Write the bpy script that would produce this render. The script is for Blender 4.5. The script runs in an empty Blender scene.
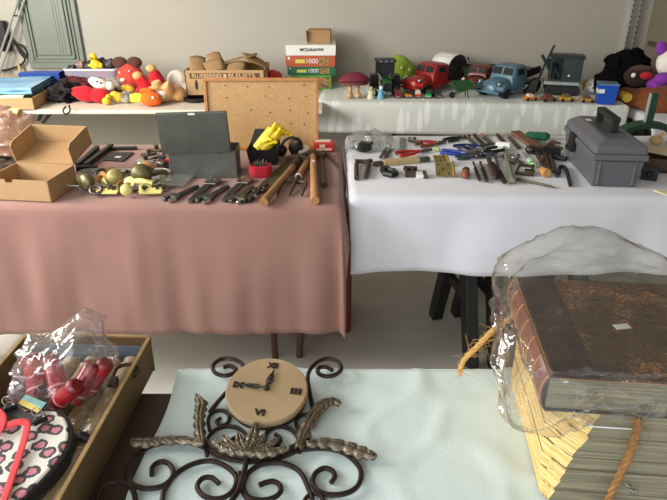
import bpy, bmesh, math, random
from math import sin, cos, pi, radians, hypot, atan2, sqrt
from mathutils import Vector, Matrix, Euler, noise
random.seed(7)
SC = bpy.context.scene
COL = SC.collection
# ---------------------------------------------------------------- camera model (real camera pose, used to place things on planes)
FOC, TILT, EYE = 600.0, radians(26), 1.55
def ray(px, py):
    a = (px - 333.5) / FOC; b = (250 - py) / FOC
    return Vector((a, cos(TILT) + b * sin(TILT), -sin(TILT) + b * cos(TILT)))
def at(px, py, h):
    d = ray(px, py); t = (h - EYE) / d.z
    return Vector((d.x * t, d.y * t, h))
def vy(px, py, y):
    d = ray(px, py); t = y / d.y
    return Vector((d.x * t, y, EYE + d.z * t))

# ---------------------------------------------------------------- materials
def lin(c):
    c = c / 255.0
    return c / 12.92 if c <= 0.04045 else ((c + 0.055) / 1.055) ** 2.4
def rgb(r, g, b): return (lin(r), lin(g), lin(b), 1)
MATS = {}
def mat(name, col, rough=0.6, metal=0.0, var=0.12, scale=18.0, bump=0.0, bscale=60.0, coat=0.0, sheen=0.0, col2=None, spec=0.5, detail=4.0):
    if name in MATS: return MATS[name]
    m = bpy.data.materials.new(name); m.use_nodes = True
    nt = m.node_tree; N = nt.nodes; L = nt.links
    b = N['Principled BSDF']
    c = rgb(*col)
    tc = N.new('ShaderNodeTexCoord')
    nz = N.new('ShaderNodeTexNoise'); nz.inputs['Scale'].default_value = scale; nz.inputs['Detail'].default_value = detail
    L.new(tc.outputs['Object'], nz.inputs['Vector'])
    rp = N.new('ShaderNodeValToRGB')
    rp.color_ramp.elements[0].position = 0.3; rp.color_ramp.elements[1].position = 0.7
    if col2 is not None: c2 = rgb(*col2)
    else: c2 = tuple(min(1, x * (1 + var)) for x in c[:3]) + (1,)
    c1 = c if col2 is not None else tuple(x * (1 - var) for x in c[:3]) + (1,)
    rp.color_ramp.elements[0].color = c1; rp.color_ramp.elements[1].color = c2
    L.new(nz.outputs['Fac'], rp.inputs['Fac']); L.new(rp.outputs['Color'], b.inputs['Base Color'])
    b.inputs['Roughness'].default_value = rough; b.inputs['Metallic'].default_value = metal
    b.inputs['Specular IOR Level'].default_value = spec
    b.inputs['Coat Weight'].default_value = coat; b.inputs['Sheen Weight'].default_value = sheen
    if bump > 0:
        n2 = N.new('ShaderNodeTexNoise'); n2.inputs['Scale'].default_value = bscale; n2.inputs['Detail'].default_value = 5
        L.new(tc.outputs['Object'], n2.inputs['Vector'])
        bp = N.new('ShaderNodeBump'); bp.inputs['Strength'].default_value = bump; bp.inputs['Distance'].default_value = 0.01
        L.new(n2.outputs['Fac'], bp.inputs['Height']); L.new(bp.outputs['Normal'], b.inputs['Normal'])
    MATS[name] = m
    return m
def film(name, tint=(245, 245, 245), gloss=0.5, rough=0.12, scale=30.0, haze=0.08):
    """clear plastic film: mostly see-through, with glossy creases and a little haze"""
    if name in MATS: return MATS[name]
    m = bpy.data.materials.new(name); m.use_nodes = True
    nt = m.node_tree; N = nt.nodes; L = nt.links
    N.remove(N['Principled BSDF']); out = N['Material Output']
    tr = N.new('ShaderNodeBsdfTransparent'); tr.inputs['Color'].default_value = rgb(*tint)
    gl = N.new('ShaderNodeBsdfGlossy'); gl.inputs['Roughness'].default_value = rough
    df = N.new('ShaderNodeBsdfTranslucent'); df.inputs['Color'].default_value = rgb(*tint)
    d2 = N.new('ShaderNodeBsdfDiffuse'); d2.inputs['Color'].default_value = rgb(*tint)
    tc = N.new('ShaderNodeTexCoord')
    nz = N.new('ShaderNodeTexNoise'); nz.inputs['Scale'].default_value = scale; nz.inputs['Detail'].default_value = 3; nz.inputs['Distortion'].default_value = 0.8
    L.new(tc.outputs['Object'], nz.inputs['Vector'])
    bp = N.new('ShaderNodeBump'); bp.inputs['Strength'].default_value = 0.7; bp.inputs['Distance'].default_value = 0.02
    L.new(nz.outputs['Fac'], bp.inputs['Height']); L.new(bp.outputs['Normal'], gl.inputs['Normal'])
    fr = N.new('ShaderNodeLayerWeight'); fr.inputs['Blend'].default_value = 0.35
    mu = N.new('ShaderNodeMath'); mu.operation = 'MULTIPLY_ADD'; mu.inputs[1].default_value = gloss; mu.inputs[2].default_value = 0.025
    L.new(fr.outputs['Facing'], mu.inputs[0])
    mh0 = N.new('ShaderNodeMixShader'); mh0.inputs['Fac'].default_value = 0.6; L.new(df.outputs[0], mh0.inputs[1]); L.new(d2.outputs[0], mh0.inputs[2])
    mh = N.new('ShaderNodeMixShader'); mh.inputs['Fac'].default_value = haze
    L.new(tr.outputs[0], mh.inputs[1]); L.new(mh0.outputs[0], mh.inputs[2])
    mx = N.new('ShaderNodeMixShader')
    L.new(mu.outputs[0], mx.inputs['Fac']); L.new(mh.outputs[0], mx.inputs[1]); L.new(gl.outputs[0], mx.inputs[2])
    L.new(mx.outputs[0], out.inputs['Surface'])
    MATS[name] = m
    return m

# ---------------------------------------------------------------- mesh builder
def TM(loc=(0, 0, 0), rot=(0, 0, 0), sc=(1, 1, 1)):
    return Matrix.LocRotScale(Vector(loc), Euler(rot), Vector(sc))
class MB:
    def __init__(s): s.v = []; s.f = []; s.mi = []; s.cur = 0
    def add(s, vs, fs, M=None):
        o = len(s.v)
        for v in vs:
            v = Vector(v); s.v.append(M @ v if M is not None else v)
        for f in fs: s.f.append([i + o for i in f]); s.mi.append(s.cur)
        return s
    def box(s, c, d, M=None, taper=1.0):
        x, y, z = [q / 2 for q in d]; t = taper
        vs = [(-x, -y, -z), (x, -y, -z), (x, y, -z), (-x, y, -z), (-x*t, -y*t, z), (x*t, -y*t, z), (x*t, y*t, z), (-x*t, y*t, z)]
        vs = [Vector(c) + Vector(v) for v in vs]
        return s.add(vs, [(3, 2, 1, 0), (4, 5, 6, 7), (0, 1, 5, 4), (1, 2, 6, 5), (2, 3, 7, 6), (3, 0, 4, 7)], M)
    def bb(s, x0, x1, y0, y1, z0, z1, M=None):
        return s.box(((x0+x1)/2, (y0+y1)/2, (z0+z1)/2), (x1-x0, y1-y0, z1-z0), M)
    def loft(s, rings, cap=True, closed=False, M=None):
        n = len(rings[0]); vs = [v for r in rings for v in r]; fs = []
        K = len(rings)
        for i in range(K if closed else K - 1):
            j = (i + 1) % K
            for k in range(n): fs.append((i*n+k, i*n+(k+1) % n, j*n+(k+1) % n, j*n+k))
        if cap and not closed:
            fs.append(tuple(range(n))[::-1]); fs.append(tuple((K-1)*n + k for k in range(n)))
        return s.add(vs, fs, M)
    def tube(s, pts, r=0.01, n=8, cap=True, closed=False, flat=1.0, M=None):
        pts = [Vector(p) for p in pts]; K = len(pts); rings = []; prev = None
        if isinstance(r, (list, tuple)) and len(r) != K:
            q = len(r)-1; rs = []
            for i in range(K):
                e = q*i/(K-1); a = min(int(e), q-1); rs.append(r[a]+(r[a+1]-r[a])*(e-a))
            r = rs
        for i, p in enumerate(pts):
            a = pts[(i-1) % K] if (closed or i > 0) else p
            b = pts[(i+1) % K] if (closed or i < K-1) else p
            t = (b - a).normalized() if (b - a).length > 1e-9 else Vector((0, 0, 1))
            if prev is None:
                u = Vector((0, 0, 1)) if abs(t.z) < 0.9 else Vector((0, 1, 0))
                u = (u - t * u.dot(t)).normalized()
            else:
                u = prev - t * prev.dot(t)
                u = u.normalized() if u.length > 1e-6 else Vector((1, 0, 0))
            prev = u; w = t.cross(u)
            rr = r[i] if isinstance(r, (list, tuple)) else r
            rings.append([p + (w * cos(2*pi*k/n) + u * sin(2*pi*k/n) * flat) * rr for k in range(n)])
        return s.loft(rings, cap, closed, M)
    def cyl(s, p0, p1, r0, r1=None, n=14, M=None):
        return s.tube([p0, p1], [r0, r0 if r1 is None else r1], n, M=M)
    def ball(s, c, r, nu=14, nv=9, M=None, R=None):
        if not isinstance(r, (tuple, list)): r = (r, r, r)
        c = Vector(c); vs = []; fs = []
        for j in range(1, nv):
            th = pi * j / nv
            for i in range(nu):
                ph = 2*pi*i/nu
                v = Vector((r[0]*sin(th)*cos(ph), r[1]*sin(th)*sin(ph), r[2]*cos(th)))
                if R is not None: v = Euler(R).to_matrix() @ v
                vs.append(c + v)
        tv = Vector((0, 0, r[2])); 
        if R is not None: tv = Euler(R).to_matrix() @ tv
        vs.append(c + tv); vs.append(c - tv); T = len(vs) - 2; B = T + 1
        for j in range(nv - 2):
            for i in range(nu):
                a = j*nu+i; b = j*nu+(i+1) % nu
                fs.append((a, a+nu, b+nu, b))
        for i in range(nu):
            fs.append((T, i, (i+1) % nu)); q = (nv-2)*nu
            fs.append((B, q+(i+1) % nu, q+i))
        return s.add(vs, fs, M)
    def lathe(s, prof, M=None, n=24):
        rings = [[(r*cos(2*pi*k/n), r*sin(2*pi*k/n), z) for k in range(n)] for r, z in prof]
        return s.loft(rings, True, False, M)
    def prism(s, poly, z0, z1, M=None):
        n = len(poly)
        if sum(poly[i][0]*poly[(i+1) % n][1] - poly[(i+1) % n][0]*poly[i][1] for i in range(n)) < 0: poly = poly[::-1]
        vs = [(x, y, z0) for x, y in poly] + [(x, y, z1) for x, y in poly]
        fs = [tuple(range(n))[::-1], tuple(range(n, 2*n))] + [(i, (i+1) % n, n+(i+1) % n, n+i) for i in range(n)]
        return s.add(vs, fs, M)
    def grid(s, fn, nu, nv, M=None):
        vs = [fn(i/nu, j/nv) for j in range(nv+1) for i in range(nu+1)]
        w = nu + 1
        return s.add(vs, [(j*w+i, j*w+i+1, (j+1)*w+i+1, (j+1)*w+i) for j in range(nv) for i in range(nu)], M)
    def build(s, name, m, parent=None, smooth=False, bevel=0.0, sub=0, solid=0.0, remesh=0.0, loc=None, rot=None):
        me = bpy.data.meshes.new(name)
        me.from_pydata([tuple(v) for v in s.v], [], s.f)
        ms = m if isinstance(m, (list, tuple)) else [m]
        for q in ms: me.materials.append(q)
        for p, i in zip(me.polygons, s.mi): p.material_index = min(i, len(ms)-1); p.use_smooth = bool(smooth)
        bm = bmesh.new(); bm.from_mesh(me); bmesh.ops.recalc_face_normals(bm, faces=bm.faces); bm.to_mesh(me); bm.free()
        if smooth is True and not sub and not remesh and len(s.f) > 0:
            try: me.set_sharp_from_angle(angle=radians(42))
            except Exception: pass
        o = bpy.data.objects.new(name, me); COL.objects.link(o)
        if remesh:
            md = o.modifiers.new('remesh', 'REMESH'); md.mode = 'VOXEL'; md.voxel_size = remesh; md.use_smooth_shade = True
            md = o.modifiers.new('smooth', 'SMOOTH'); md.factor = 0.5; md.iterations = 4
        if solid: md = o.modifiers.new('solid', 'SOLIDIFY'); md.thickness = solid; md.offset = 0
        if bevel:
            md = o.modifiers.new('bevel', 'BEVEL'); md.width = bevel; md.segments = 2; md.limit_method = 'ANGLE'; md.angle_limit = radians(40)
        if sub: md = o.modifiers.new('sub', 'SUBSURF'); md.levels = sub; md.render_levels = sub
        if parent is not None: o.parent = parent
        if loc is not None: o.location = loc
        if rot is not None: o.rotation_euler = rot
        return o

def crumple_mb(c, r, zmin, seed=0, amp=.25, sq=.6, nu=64, nv=36, extra=None, freq=2.2):
    mb = MB(); mb.ball((0, 0, 0), 1.0, nu, nv)
    out = []
    for v in mb.v:
        m_ = max(abs(v.x), abs(v.y), abs(v.z)); u = v.lerp(v/m_, 1-sq)
        n = noise.noise(u*freq+Vector((seed, 0, 0))); rdg = abs(noise.noise(u*freq*2.1+Vector((0, seed, 3)))); rd2 = abs(noise.noise(u*freq*5+Vector((0, seed, 9))))
        k = 1+amp*(n*.9-rdg*.8+.2-rd2*.35)
        p = Vector((u.x*r[0], u.y*r[1], u.z*r[2]))*k
        if extra: p = extra(p, u)
        p.z = max(p.z, zmin-c[2])
        out.append(p)
    mb.v = out
    return mb
# ---------------------------------------------------------------- scene records
def tag(o, label, cat, group=None, kind=None):
    if kind: o['kind'] = kind
    if label: o['label'] = label
    if cat: o['category'] = cat
    if group: o['group'] = group
    return o
def thing(name, label, cat, loc=(0, 0, 0), rz=0.0, group=None, rot=None):
    o = bpy.data.objects.new(name, None); COL.objects.link(o); o.empty_display_size = 0.05
    o.location = loc; o.rotation_euler = rot if rot is not None else (0, 0, rz)
    return tag(o, label, cat, group)
def one(name, mb, m, label, cat, loc=(0, 0, 0), rz=0.0, group=None, rot=None, **k):
    o = mb.build(name, m, None, loc=loc, rot=rot if rot is not None else (0, 0, rz), **k)
    return tag(o, label, cat, group)
def copy_tree(o, parent=None):
    c = o.copy(); COL.objects.link(c)
    if parent is not None: c.parent = parent
    for ch in list(o.children): copy_tree(ch, c)
    return c
def lay(a, b, h=0.747):
    """two picture points on a plane -> start point, heading and length of a thing lying there"""
    p = at(a[0], a[1], h); q = at(b[0], b[1], h); d = q - p
    return p, atan2(d.y, d.x), d.length
def text(name, s, size, m, parent, loc, rot, width=None, ext=0.0004, bold=0.0):
    cu = bpy.data.curves.new(name, 'FONT'); cu.body = s; cu.size = size; cu.extrude = ext; cu.align_x = 'CENTER'; cu.align_y = 'CENTER'; cu.offset = bold
    to = bpy.data.objects.new(name, cu); COL.objects.link(to)
    dg = bpy.context.evaluated_depsgraph_get(); dg.update()
    me = bpy.data.meshes.new_from_object(to.evaluated_get(dg))
    bpy.data.objects.remove(to); me.materials.clear(); me.materials.append(m)
    o = bpy.data.objects.new(name, me); COL.objects.link(o)
    if width:
        xs = [v.co.x for v in me.vertices]; w = max(xs) - min(xs); k = width / w
        for v in me.vertices: v.co.x *= k
    o.parent = parent; o.location = loc; o.rotation_euler = rot
    return o
def spiral(cx, cy, r0, r1, a0, a1, n=26, z=0.0):
    return [(cx + (r0+(r1-r0)*i/n)*cos(a0+(a1-a0)*i/n), cy + (r0+(r1-r0)*i/n)*sin(a0+(a1-a0)*i/n), z) for i in range(n+1)]
def smooth_path(pts, n=6):
    """Catmull-Rom through the points"""
    P = [Vector(p) for p in pts]; P = [P[0]*2-P[1]] + P + [P[-1]*2-P[-2]]; out = []
    for i in range(1, len(P)-2):
        a, b, c, d = P[i-1:i+3]
        for k in range(n):
            t = k/n
            out.append(0.5*((2*b)+(c-a)*t+(2*a-5*b+4*c-d)*t*t+(3*b-a-3*c+d)*t**3))
    out.append(P[-2]); return out
def drape(x0, x1, y0, y1, h, hf=0, hl=0, hr=0, hb=0, cell=0.022, amp=0.02, freq=7.0, flare=0.08, wr=0.002, seed=0.0, keep=None):
    """a cloth laid over a table: flat on top, bent over the edges, hanging in folds"""
    mb = MB(); nx = int((x1-x0+hl+hr)/cell); ny = int((y1-y0+hf+hb)/cell); R = 0.014
    def fn(u, v):
        s = x0-hl+(x1-x0+hl+hr)*u; t = y0-hf+(y1-y0+hf+hb)*v
        cx = min(max(s, x0), x1); cy = min(max(t, y0), y1); dx = s-cx; dy = t-cy; r = hypot(dx, dy)
        w = wr*(noise.noise(Vector((s*5, t*5, seed)))+0.6*noise.noise(Vector((s*14, t*9, seed+3))))
        if r < 1e-6: return (s, t, h+w)
        ang = atan2(abs(dy), abs(dx)); p = cx+cy+0.3*ang
        ux, uy = dx/r, dy/r
        if r < R*pi/2: out = R*sin(r/R); z = h-R*(1-cos(r/R))
        else:
            q = r-R*pi/2; out = R+q*flare; z = h-R-q*sqrt(1-flare*flare)
        k = min(1, r/0.35)
        f = noise.noise(Vector((p*freq, r*1.2, seed+9)))+0.5*noise.noise(Vector((p*freq*2.3, r*2, seed+5)))
        out = max(out+amp*k*(f+0.35), 0.004)
        return (cx+ux*out, cy+uy*out, z+w)
    mb.grid(fn, nx, ny); return mb
# ================================================================ camera, light, room
cam = bpy.data.cameras.new('camera'); camo = bpy.data.objects.new('camera', cam); COL.objects.link(camo)
cam.sensor_width = 36; cam.lens = FOC/667*36; cam.clip_start = 0.02
camo.location = (0, 0, EYE); camo.rotation_euler = (pi/2-TILT, 0, 0); SC.camera = camo
vs = SC.view_settings; vs.view_transform = 'Standard'; vs.look = 'None'; vs.gamma = 1; vs.use_curve_mapping = False; vs.exposure = 0.22
wd = bpy.data.worlds.new('world'); SC.world = wd; wd.use_nodes = True
bg = wd.node_tree.nodes['Background']; bg.inputs['Color'].default_value = (0.86, 0.93, 1.0, 1); bg.inputs['Strength'].default_value = 0.88
def area(name, loc, target, sx, sy, power, col=(1, 1, 1)):
    l = bpy.data.lights.new(name, 'AREA'); l.shape = 'RECTANGLE'; l.size = sx; l.size_y = sy; l.energy = power; l.color = col
    o = bpy.data.objects.new(name, l); COL.objects.link(o); o.location = loc
    o.rotation_euler = (Vector(target)-Vector(loc)).to_track_quat('-Z', 'Y').to_euler(); return o
area('doorway_daylight', (-1.6, -1.3, 1.9), (0.0, 2.6, 0.5), 2.6, 1.5, 52, (0.93, 0.97, 1.0))
area('opening_daylight', (-2.85, 1.3, 1.9), (0.2, 2.7, 0.7), 1.5, 1.2, 95, (0.97, 0.98, 1.0))
area('side_daylight', (-2.75, 2.3, 1.75), (-0.5, 3.9, 0.75), 1.0, 1.0, 72, (1.0, 0.95, 0.86))

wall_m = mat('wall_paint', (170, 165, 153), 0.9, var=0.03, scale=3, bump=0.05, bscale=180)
floor_m = mat('concrete', (186, 181, 170), 0.75, var=0.1, scale=4, bump=0.08, bscale=90, detail=8)
def slab(name, x0, x1, y0, y1, z0, z1, m, label):
    mb = MB(); mb.bb(x0, x1, y0, y1, z0, z1); o = mb.build(name, m); o['kind'] = 'structure'; o['label'] = label; return o
slab('floor', -3.0, 2.3, -1.6, 4.6, -0.1, 0.0, floor_m, 'grey concrete garage floor')
slab('wall_back', -3.1, 2.32, 4.45, 4.57, 0.0, 2.7, wall_m, 'beige painted back wall of the garage')
slab('wall_left', -3.1, -2.98, -1.0, 4.45, 0.0, 2.7, wall_m, 'beige painted left wall')
slab('wall_right', 2.2, 2.32, -1.0, 4.45, 0.0, 2.7, mat('wall_paint_brown', (122, 112, 94), 0.9, var=0.04, scale=3), 'brown beige side wall at the right')  # darker, browner base colour than the other walls
slab('ceiling', -3.1, 2.32, -1.0, 4.57, 2.7, 2.8, wall_m, 'plain ceiling')

# ---- common materials
black = mat('black_paint', (24, 23, 23), 0.45, var=0.2)
blackm = mat('black_plastic', (20, 20, 21), 0.55, var=0.2)
steel = mat('dark_steel', (98, 94, 88), 0.38, 0.85, var=0.35, scale=40, bump=0.1)
chrome = mat('chrome', (190, 190, 188), 0.22, 1.0, var=0.12, scale=30)
rusty = mat('rusty_iron', (62, 50, 42), 0.6, 0.5, var=0.4, scale=50, bump=0.3, col2=(88, 66, 50))
iron = mat('wrought_iron', (42, 33, 30), 0.36, 0.6, var=0.3, scale=60, bump=0.12, col2=(62, 46, 40))
card = mat('cardboard', (172, 138, 96), 0.85, var=0.07, scale=9, bump=0.04)
card_in = mat('cardboard_inside', (156, 122, 82), 0.88, var=0.07, scale=9)
kraft = mat('old_cardboard', (104, 82, 50), 0.85, var=0.2, scale=8, bump=0.1)
wood = mat('handle_wood', (134, 92, 54), 0.5, var=0.2, scale=25, col2=(156, 110, 68))
woodl = mat('pale_wood', (196, 160, 112), 0.6, var=0.15, scale=25)
white = mat('white_paint', (225, 224, 218), 0.5, var=0.03)
red = mat('red_plastic', (170, 28, 30), 0.35, var=0.1)
gold = mat('brass', (178, 152, 84), 0.35, 0.8, var=0.2, scale=40)
pane = mat('toy_window', (40, 44, 46), 0.12, var=0.05)
tyre = mat('rubber', (26, 25, 25), 0.8, var=0.15)

# ---- wall panel, cords, ladder at the left, rails at the right
t = thing('wall_panel', 'tall grey-green moulded metal panel on the back wall at the left', 'panel', (-1.967, 4.45, 0.835))
gpm = mat('panel_paint', (112, 118, 106), 0.45, var=0.05, scale=6)
mb = MB(); mb.bb(-.197, .197, -.028, 0, 0, .86); mb.build('panel_box', gpm, t, bevel=.004)
mb = MB()
for k, (a, z0, z1) in enumerate(((.165, .045, .815), (.142, .068, .792))):
    y = -.028-.004*k
    for p in ((-a, -a+.012, z0, z1), (a-.012, a, z0, z1)): mb.bb(p[0], p[1], y-.010, y+.002, p[2], p[3])
    mb.bb(-a, a, y-.010, y+.002, z0, z0+.012); mb.bb(-a, a, y-.010, y+.002, z1-.012, z1)
mb.build('moulding', gpm, t, bevel=.003)
mb = MB(); mb.bb(-.118, .118, -.040, -.026, .092, .77); mb.build('door', gpm, t, bevel=.006)
mb = MB()
for x in (.04, .06, .08): mb.bb(x, x+.006, -.043, -.039, .11, .75)
mb.build('rib', gpm, t)

t = thing('ladder', 'bright aluminium ladder rails leaning across the top left corner', 'ladder', (0, 0, 0))
lp = mat('aluminium', (205, 205, 200), 0.35, 0.7, var=0.05)
rail = lambda a, b, y0, y1: (vy(a[0], a[1], y0), vy(b[0], b[1], y1))
lowend = Vector((-2.62, 4.02, 0.0))
tops = [vy(19, -3, 4.38), vy(24, -3, 4.38)]
for k, off in enumerate((0.0, 0.06)):
    p = vy(19.5+6*k, -3, 4.40); q = vy(0+6*k, 55, 4.36); d = (q-p); s = -p.z/d.z
    mb = MB(); e = p+d*s; top = p-d*0.6
    mb.tube([e+Vector((0, 0, .005)), top], .008, 6); mb.build('rail', lp, t, smooth=True)
    if k == 0: A = (e, top)
    else:
        B = (e, top)
for i in range(1, 9):
    u = i/9; mb = MB(); mb.cyl(A[0].lerp(A[1], u), B[0].lerp(B[1], u), .006, n=6); mb.build('rung', black, t, smooth=True)

t = thing('power_adapter', 'black adapter block hanging on the wall at the left edge with a looped cord', 'adapter', vy(5, 48, 4.44))
c = t.location
def rel(px, py, y=4.42): return vy(px, py, y)-c
mb = MB(); p = rel(2, 36, 4.41); mb.box(p, (.08, .05, .2)); mb.build('body', blackm, t, bevel=.008)
mb = MB(); pts = [rel(8, 36), rel(14, 42), rel(20, 50), rel(26, 57), rel(27, 52), rel(21, 45), rel(17, 46), rel(21, 54), rel(25, 59), rel(22, 64), rel(16, 67), rel(6, 70), rel(-4, 70)]
mb.tube(smooth_path(pts), .007, 6); mb.build('cord', blackm, t, smooth=True)
mb = MB(); mb.cyl(vy(18, 63, 4.40), vy(27, 80, 4.36)+Vector((0, 0, -.5)), .010, n=8)
one('stick', mb, woodl, 'thin bare wooden stick behind the cardboard tray at the left wall', 'stick', smooth=True)

t = thing('wall_rack', 'pale vertical slotted rails at the right corner of the back wall', 'rack', (0, 0, 0))
for a, b in (((634, 0), (621, 62)), ((641.5, 0), (630, 50))):
    p = vy(a[0], a[1], 4.42); mb = MB(); mb.bb(p.x-.006, p.x+.006, 4.41, 4.45, 0.5, 2.3)
    mb.build('rail', lp, t)
    mb = MB()
    for i in range(40): mb.box((p.x, 4.408, 0.8+i*.035), (.005, .004, .018))
    mb.build('slot_row', black, t)
p = vy(628, 60, 4.42)
mb = MB(); mb.cyl((p.x-.035, 4.43, .75), (p.x-.035, 4.43, 1.12), .005, n=6); mb.build('cable', black, t, smooth=True)
# ================================================================ tables and cloths
def folding_table(label, x0, x1, y0, y1, h, m, legm, legx=None, thick=0.03, group=None):
    t = thing('folding_table', label, 'table', ((x0+x1)/2, (y0+y1)/2, 0), group=group)
    w = (x1-x0)/2; d = (y1-y0)/2
    mb = MB(); mb.bb(-w, w, -d, d, h-thick, h); mb.build('tabletop', m, t, bevel=.006)
    for s in (-1, 1):
        ins = min(.28, w*.3); xx = s*(w-ins)
        for q in (-1, 1):
            mb = MB(); mb.tube([(xx, q*(d-.08), 0), (xx, q*(d-.08), h-thick)], .014, 8); mb.build('leg', legm, t, smooth=True)
        mb = MB(); mb.cyl((xx, -(d-.08), .12), (xx, d-.08, .12), .010); mb.build('crossbar', legm, t, smooth=True)
        mb = MB(); mb.cyl((xx, 0, .12), (xx-s*min(.30, w*.6), 0, h-thick), .010); mb.build('brace', legm, t, smooth=True)
    return t
tabw = mat('laminate', (214, 204, 186), 0.5, var=0.04)
legb = mat('table_leg_brown', (84, 58, 44), 0.4, 0.3, var=0.15)
# far left table: bare top with folded black leg brackets
t = thing('folding_table', 'bare cream topped table of plush toys against the back wall', 'table', (-.93, 3.93, 0))
mb = MB(); mb.bb(-1.42, .865, -.385, .385, .715, .74); mb.build('tabletop', tabw, t, bevel=.005)
for s in (-1, 1):
    for q in (-1, 1):
        mb = MB(); xx = .62 if s > 0 else -1.25
        mb.tube([(xx, q*.30, 0), (xx, q*.30, .715)], .014, 8); mb.build('leg', black, t, smooth=True)
    mb = MB(); xx = .62 if s > 0 else -1.25; mb.cyl((xx, -.30, .14), (xx, .30, .14), .010); mb.build('crossbar', black, t, smooth=True)
mb = MB()
base = Vector((-.93, 3.93, 0))
for a, b in (((28, 113), (33, 131)), ((33, 131), (42, 113)), ((35, 131), (51, 113))):
    p = vy(a[0], a[1], 3.60)-base; q = vy(b[0], b[1], 3.60)-base
    mb.cyl(p, q, .011, n=6)
mb.build('brace', black, t, smooth=True)
# far right table and its patterned cloth
folding_table('table of toy trucks under the leaf patterned white cloth', -.03, 1.78, 3.80, 4.28, .738, tabw, black)
def damask(name):
    m = bpy.data.materials.new(name); m.use_nodes = True; nt = m.node_tree; N = nt.nodes; L = nt.links; b = N['Principled BSDF']
    tc = N.new('ShaderNodeTexCoord'); prev = None
    for k, (ang, off) in enumerate(((.42, 0), (-.5, .37))):
        mp = N.new('ShaderNodeMapping'); mp.inputs['Rotation'].default_value = (0, ang, 0); mp.inputs['Scale'].default_value = (17, 1.5, 4.0); mp.inputs['Location'].default_value = (off, 0, off*2)
        L.new(tc.outputs['Object'], mp.inputs['Vector'])
        v = N.new('ShaderNodeTexVoronoi'); v.inputs['Scale'].default_value = 1.0; L.new(mp.outputs[0], v.inputs['Vector'])
        r = N.new('ShaderNodeValToRGB'); r.color_ramp.elements[0].position = .26; r.color_ramp.elements[0].color = (1, 1, 1, 1); r.color_ramp.elements[1].position = .34; r.color_ramp.elements[1].color = (0, 0, 0, 1)
        L.new(v.outputs['Distance'], r.inputs['Fac'])
        if prev is None: prev = r.outputs['Color']
        else:
            mx = N.new('ShaderNodeMath'); mx.operation = 'MAXIMUM'; L.new(prev, mx.inputs[0]); L.new(r.outputs['Color'], mx.inputs[1]); prev = mx.outputs[0]
    mc = N.new('ShaderNodeMix'); mc.data_type = 'RGBA'; mc.inputs['A'].default_value = rgb(206, 208, 200); mc.inputs['B'].default_value = rgb(228, 229, 223)
    L.new(prev, mc.inputs['Factor']); L.new(mc.outputs['Result'], b.inputs['Base Color'])
    b.inputs['Roughness'].default_value = .45; b.inputs['Sheen Weight'].default_value = .2
    return m
dam = damask('leaf_damask')
mb = drape(-.07, 1.805, 3.71, 4.37, .744, hf=.20, hl=.20, hr=.02, amp=.010, freq=6, flare=.05, wr=.0008, seed=2)
o = one('tablecloth', mb, dam, 'shiny white leaf patterned tablecloth under the toy trucks', 'tablecloth', smooth='s', solid=.002)
_R = Matrix.Rotation(-.07, 3, 'Z'); _p = Vector((.87, 4.04, 0)); o.rotation_euler.z = -.07; o.location = _p-_R @ _p
# narrow table at the far right corner
t = folding_table('low table under a plain white cloth in the right corner', 1.90, 2.15, 3.47, 4.33, .70, tabw, black)
clw = mat('white_cotton', (214, 214, 220), 0.9, var=0.02, scale=8, bump=0.06, bscale=300, sheen=.2)
mb = drape(1.86, 2.17, 3.44, 4.36, .706, hf=.28, hl=.06, amp=.012, freq=6, seed=5)
one('tablecloth', mb, clw, 'plain white cloth below the black haired plush in the right corner', 'tablecloth', smooth='s', solid=.002)
# pink table
t = folding_table('brown legged folding table under the pink cloth', -1.76, .015, 2.04, 2.78, .738, mat('fibreboard', (132, 104, 62), .8), legb)
mb = MB(); mb.tube([(.725, -.285, 0), (.775, -.13, .70)], .014, 8); mb.build('leg', legb, t, smooth=True)
pk = mat('pink_cotton', (148, 109, 98), 0.92, var=0.05, scale=5, bump=0.10, bscale=260, sheen=.15)
mb = drape(-1.80, .022, 2.02, 2.80, .744, hf=.515, hr=.17, hl=.0, amp=.026, freq=6.5, flare=.10, wr=.0012, seed=1)
one('tablecloth', mb, pk, 'dusty pink tablecloth hanging low over the middle left table', 'tablecloth', smooth='s', solid=.002)
# white table
t = thing('trestle_table', 'trestle table top on black sawhorses under the plain white cloth of hand tools', 'table', (1.075, 2.54, 0))
mb = MB(); mb.bb(-.975, .975, -.40, .40, .7085, .738); mb.build('tabletop', tabw, t, bevel=.005)
mb = drape(.075, 2.08, 2.11, 2.96, .744, hf=.312, hl=.05, amp=.042, freq=3.2, flare=.10, wr=.0016, seed=8)
one('tablecloth', mb, clw, 'plain white tablecloth under the hand tools and grey toolbox', 'tablecloth', smooth='s', solid=.002)
# front table, pale mint cloth
folding_table('front table under the pale mint cloth', -.315, .85, .40, 1.04, .74, tabw, blackm)
mint = mat('mint_cotton', (202, 216, 213), 0.92, var=0.03, scale=4, bump=0.10, bscale=220, sheen=.15)
mb = MB()
def mintfn(u, v):
    t_ = .38+.675*v; e = -.333+.012*noise.noise(Vector((t_*6, 3, 1)))-.012*(1-v)
    s = e+(.88-e)*u
    z = .7475+.0030*noise.noise(Vector((s*6, t_*6, 2)))+.0016*noise.noise(Vector((s*20+4*t_, t_*13, 7)))
    ridge = abs(noise.noise(Vector((s*5+t_*2, t_*5-s*3, 11)))); z += .0045*max(0, .09-ridge)/.09
    if u < .02: z -= .004
    return (s, t_, max(z, .7425))
mb.grid(mintfn, 90, 56)
def mback(u, v):
    s = -.325+1.205*u; y = 1.055+.012*sin(v*1.57)+.006*v*noise.noise(Vector((s*9, v, 0)))
    return (s, y, .7475-.12*v)
mb.grid(mback, 90, 6)
one('tablecloth', mb, mint, 'pale mint tablecloth under the clock and old books', 'tablecloth', smooth='s', solid=.002)
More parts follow.
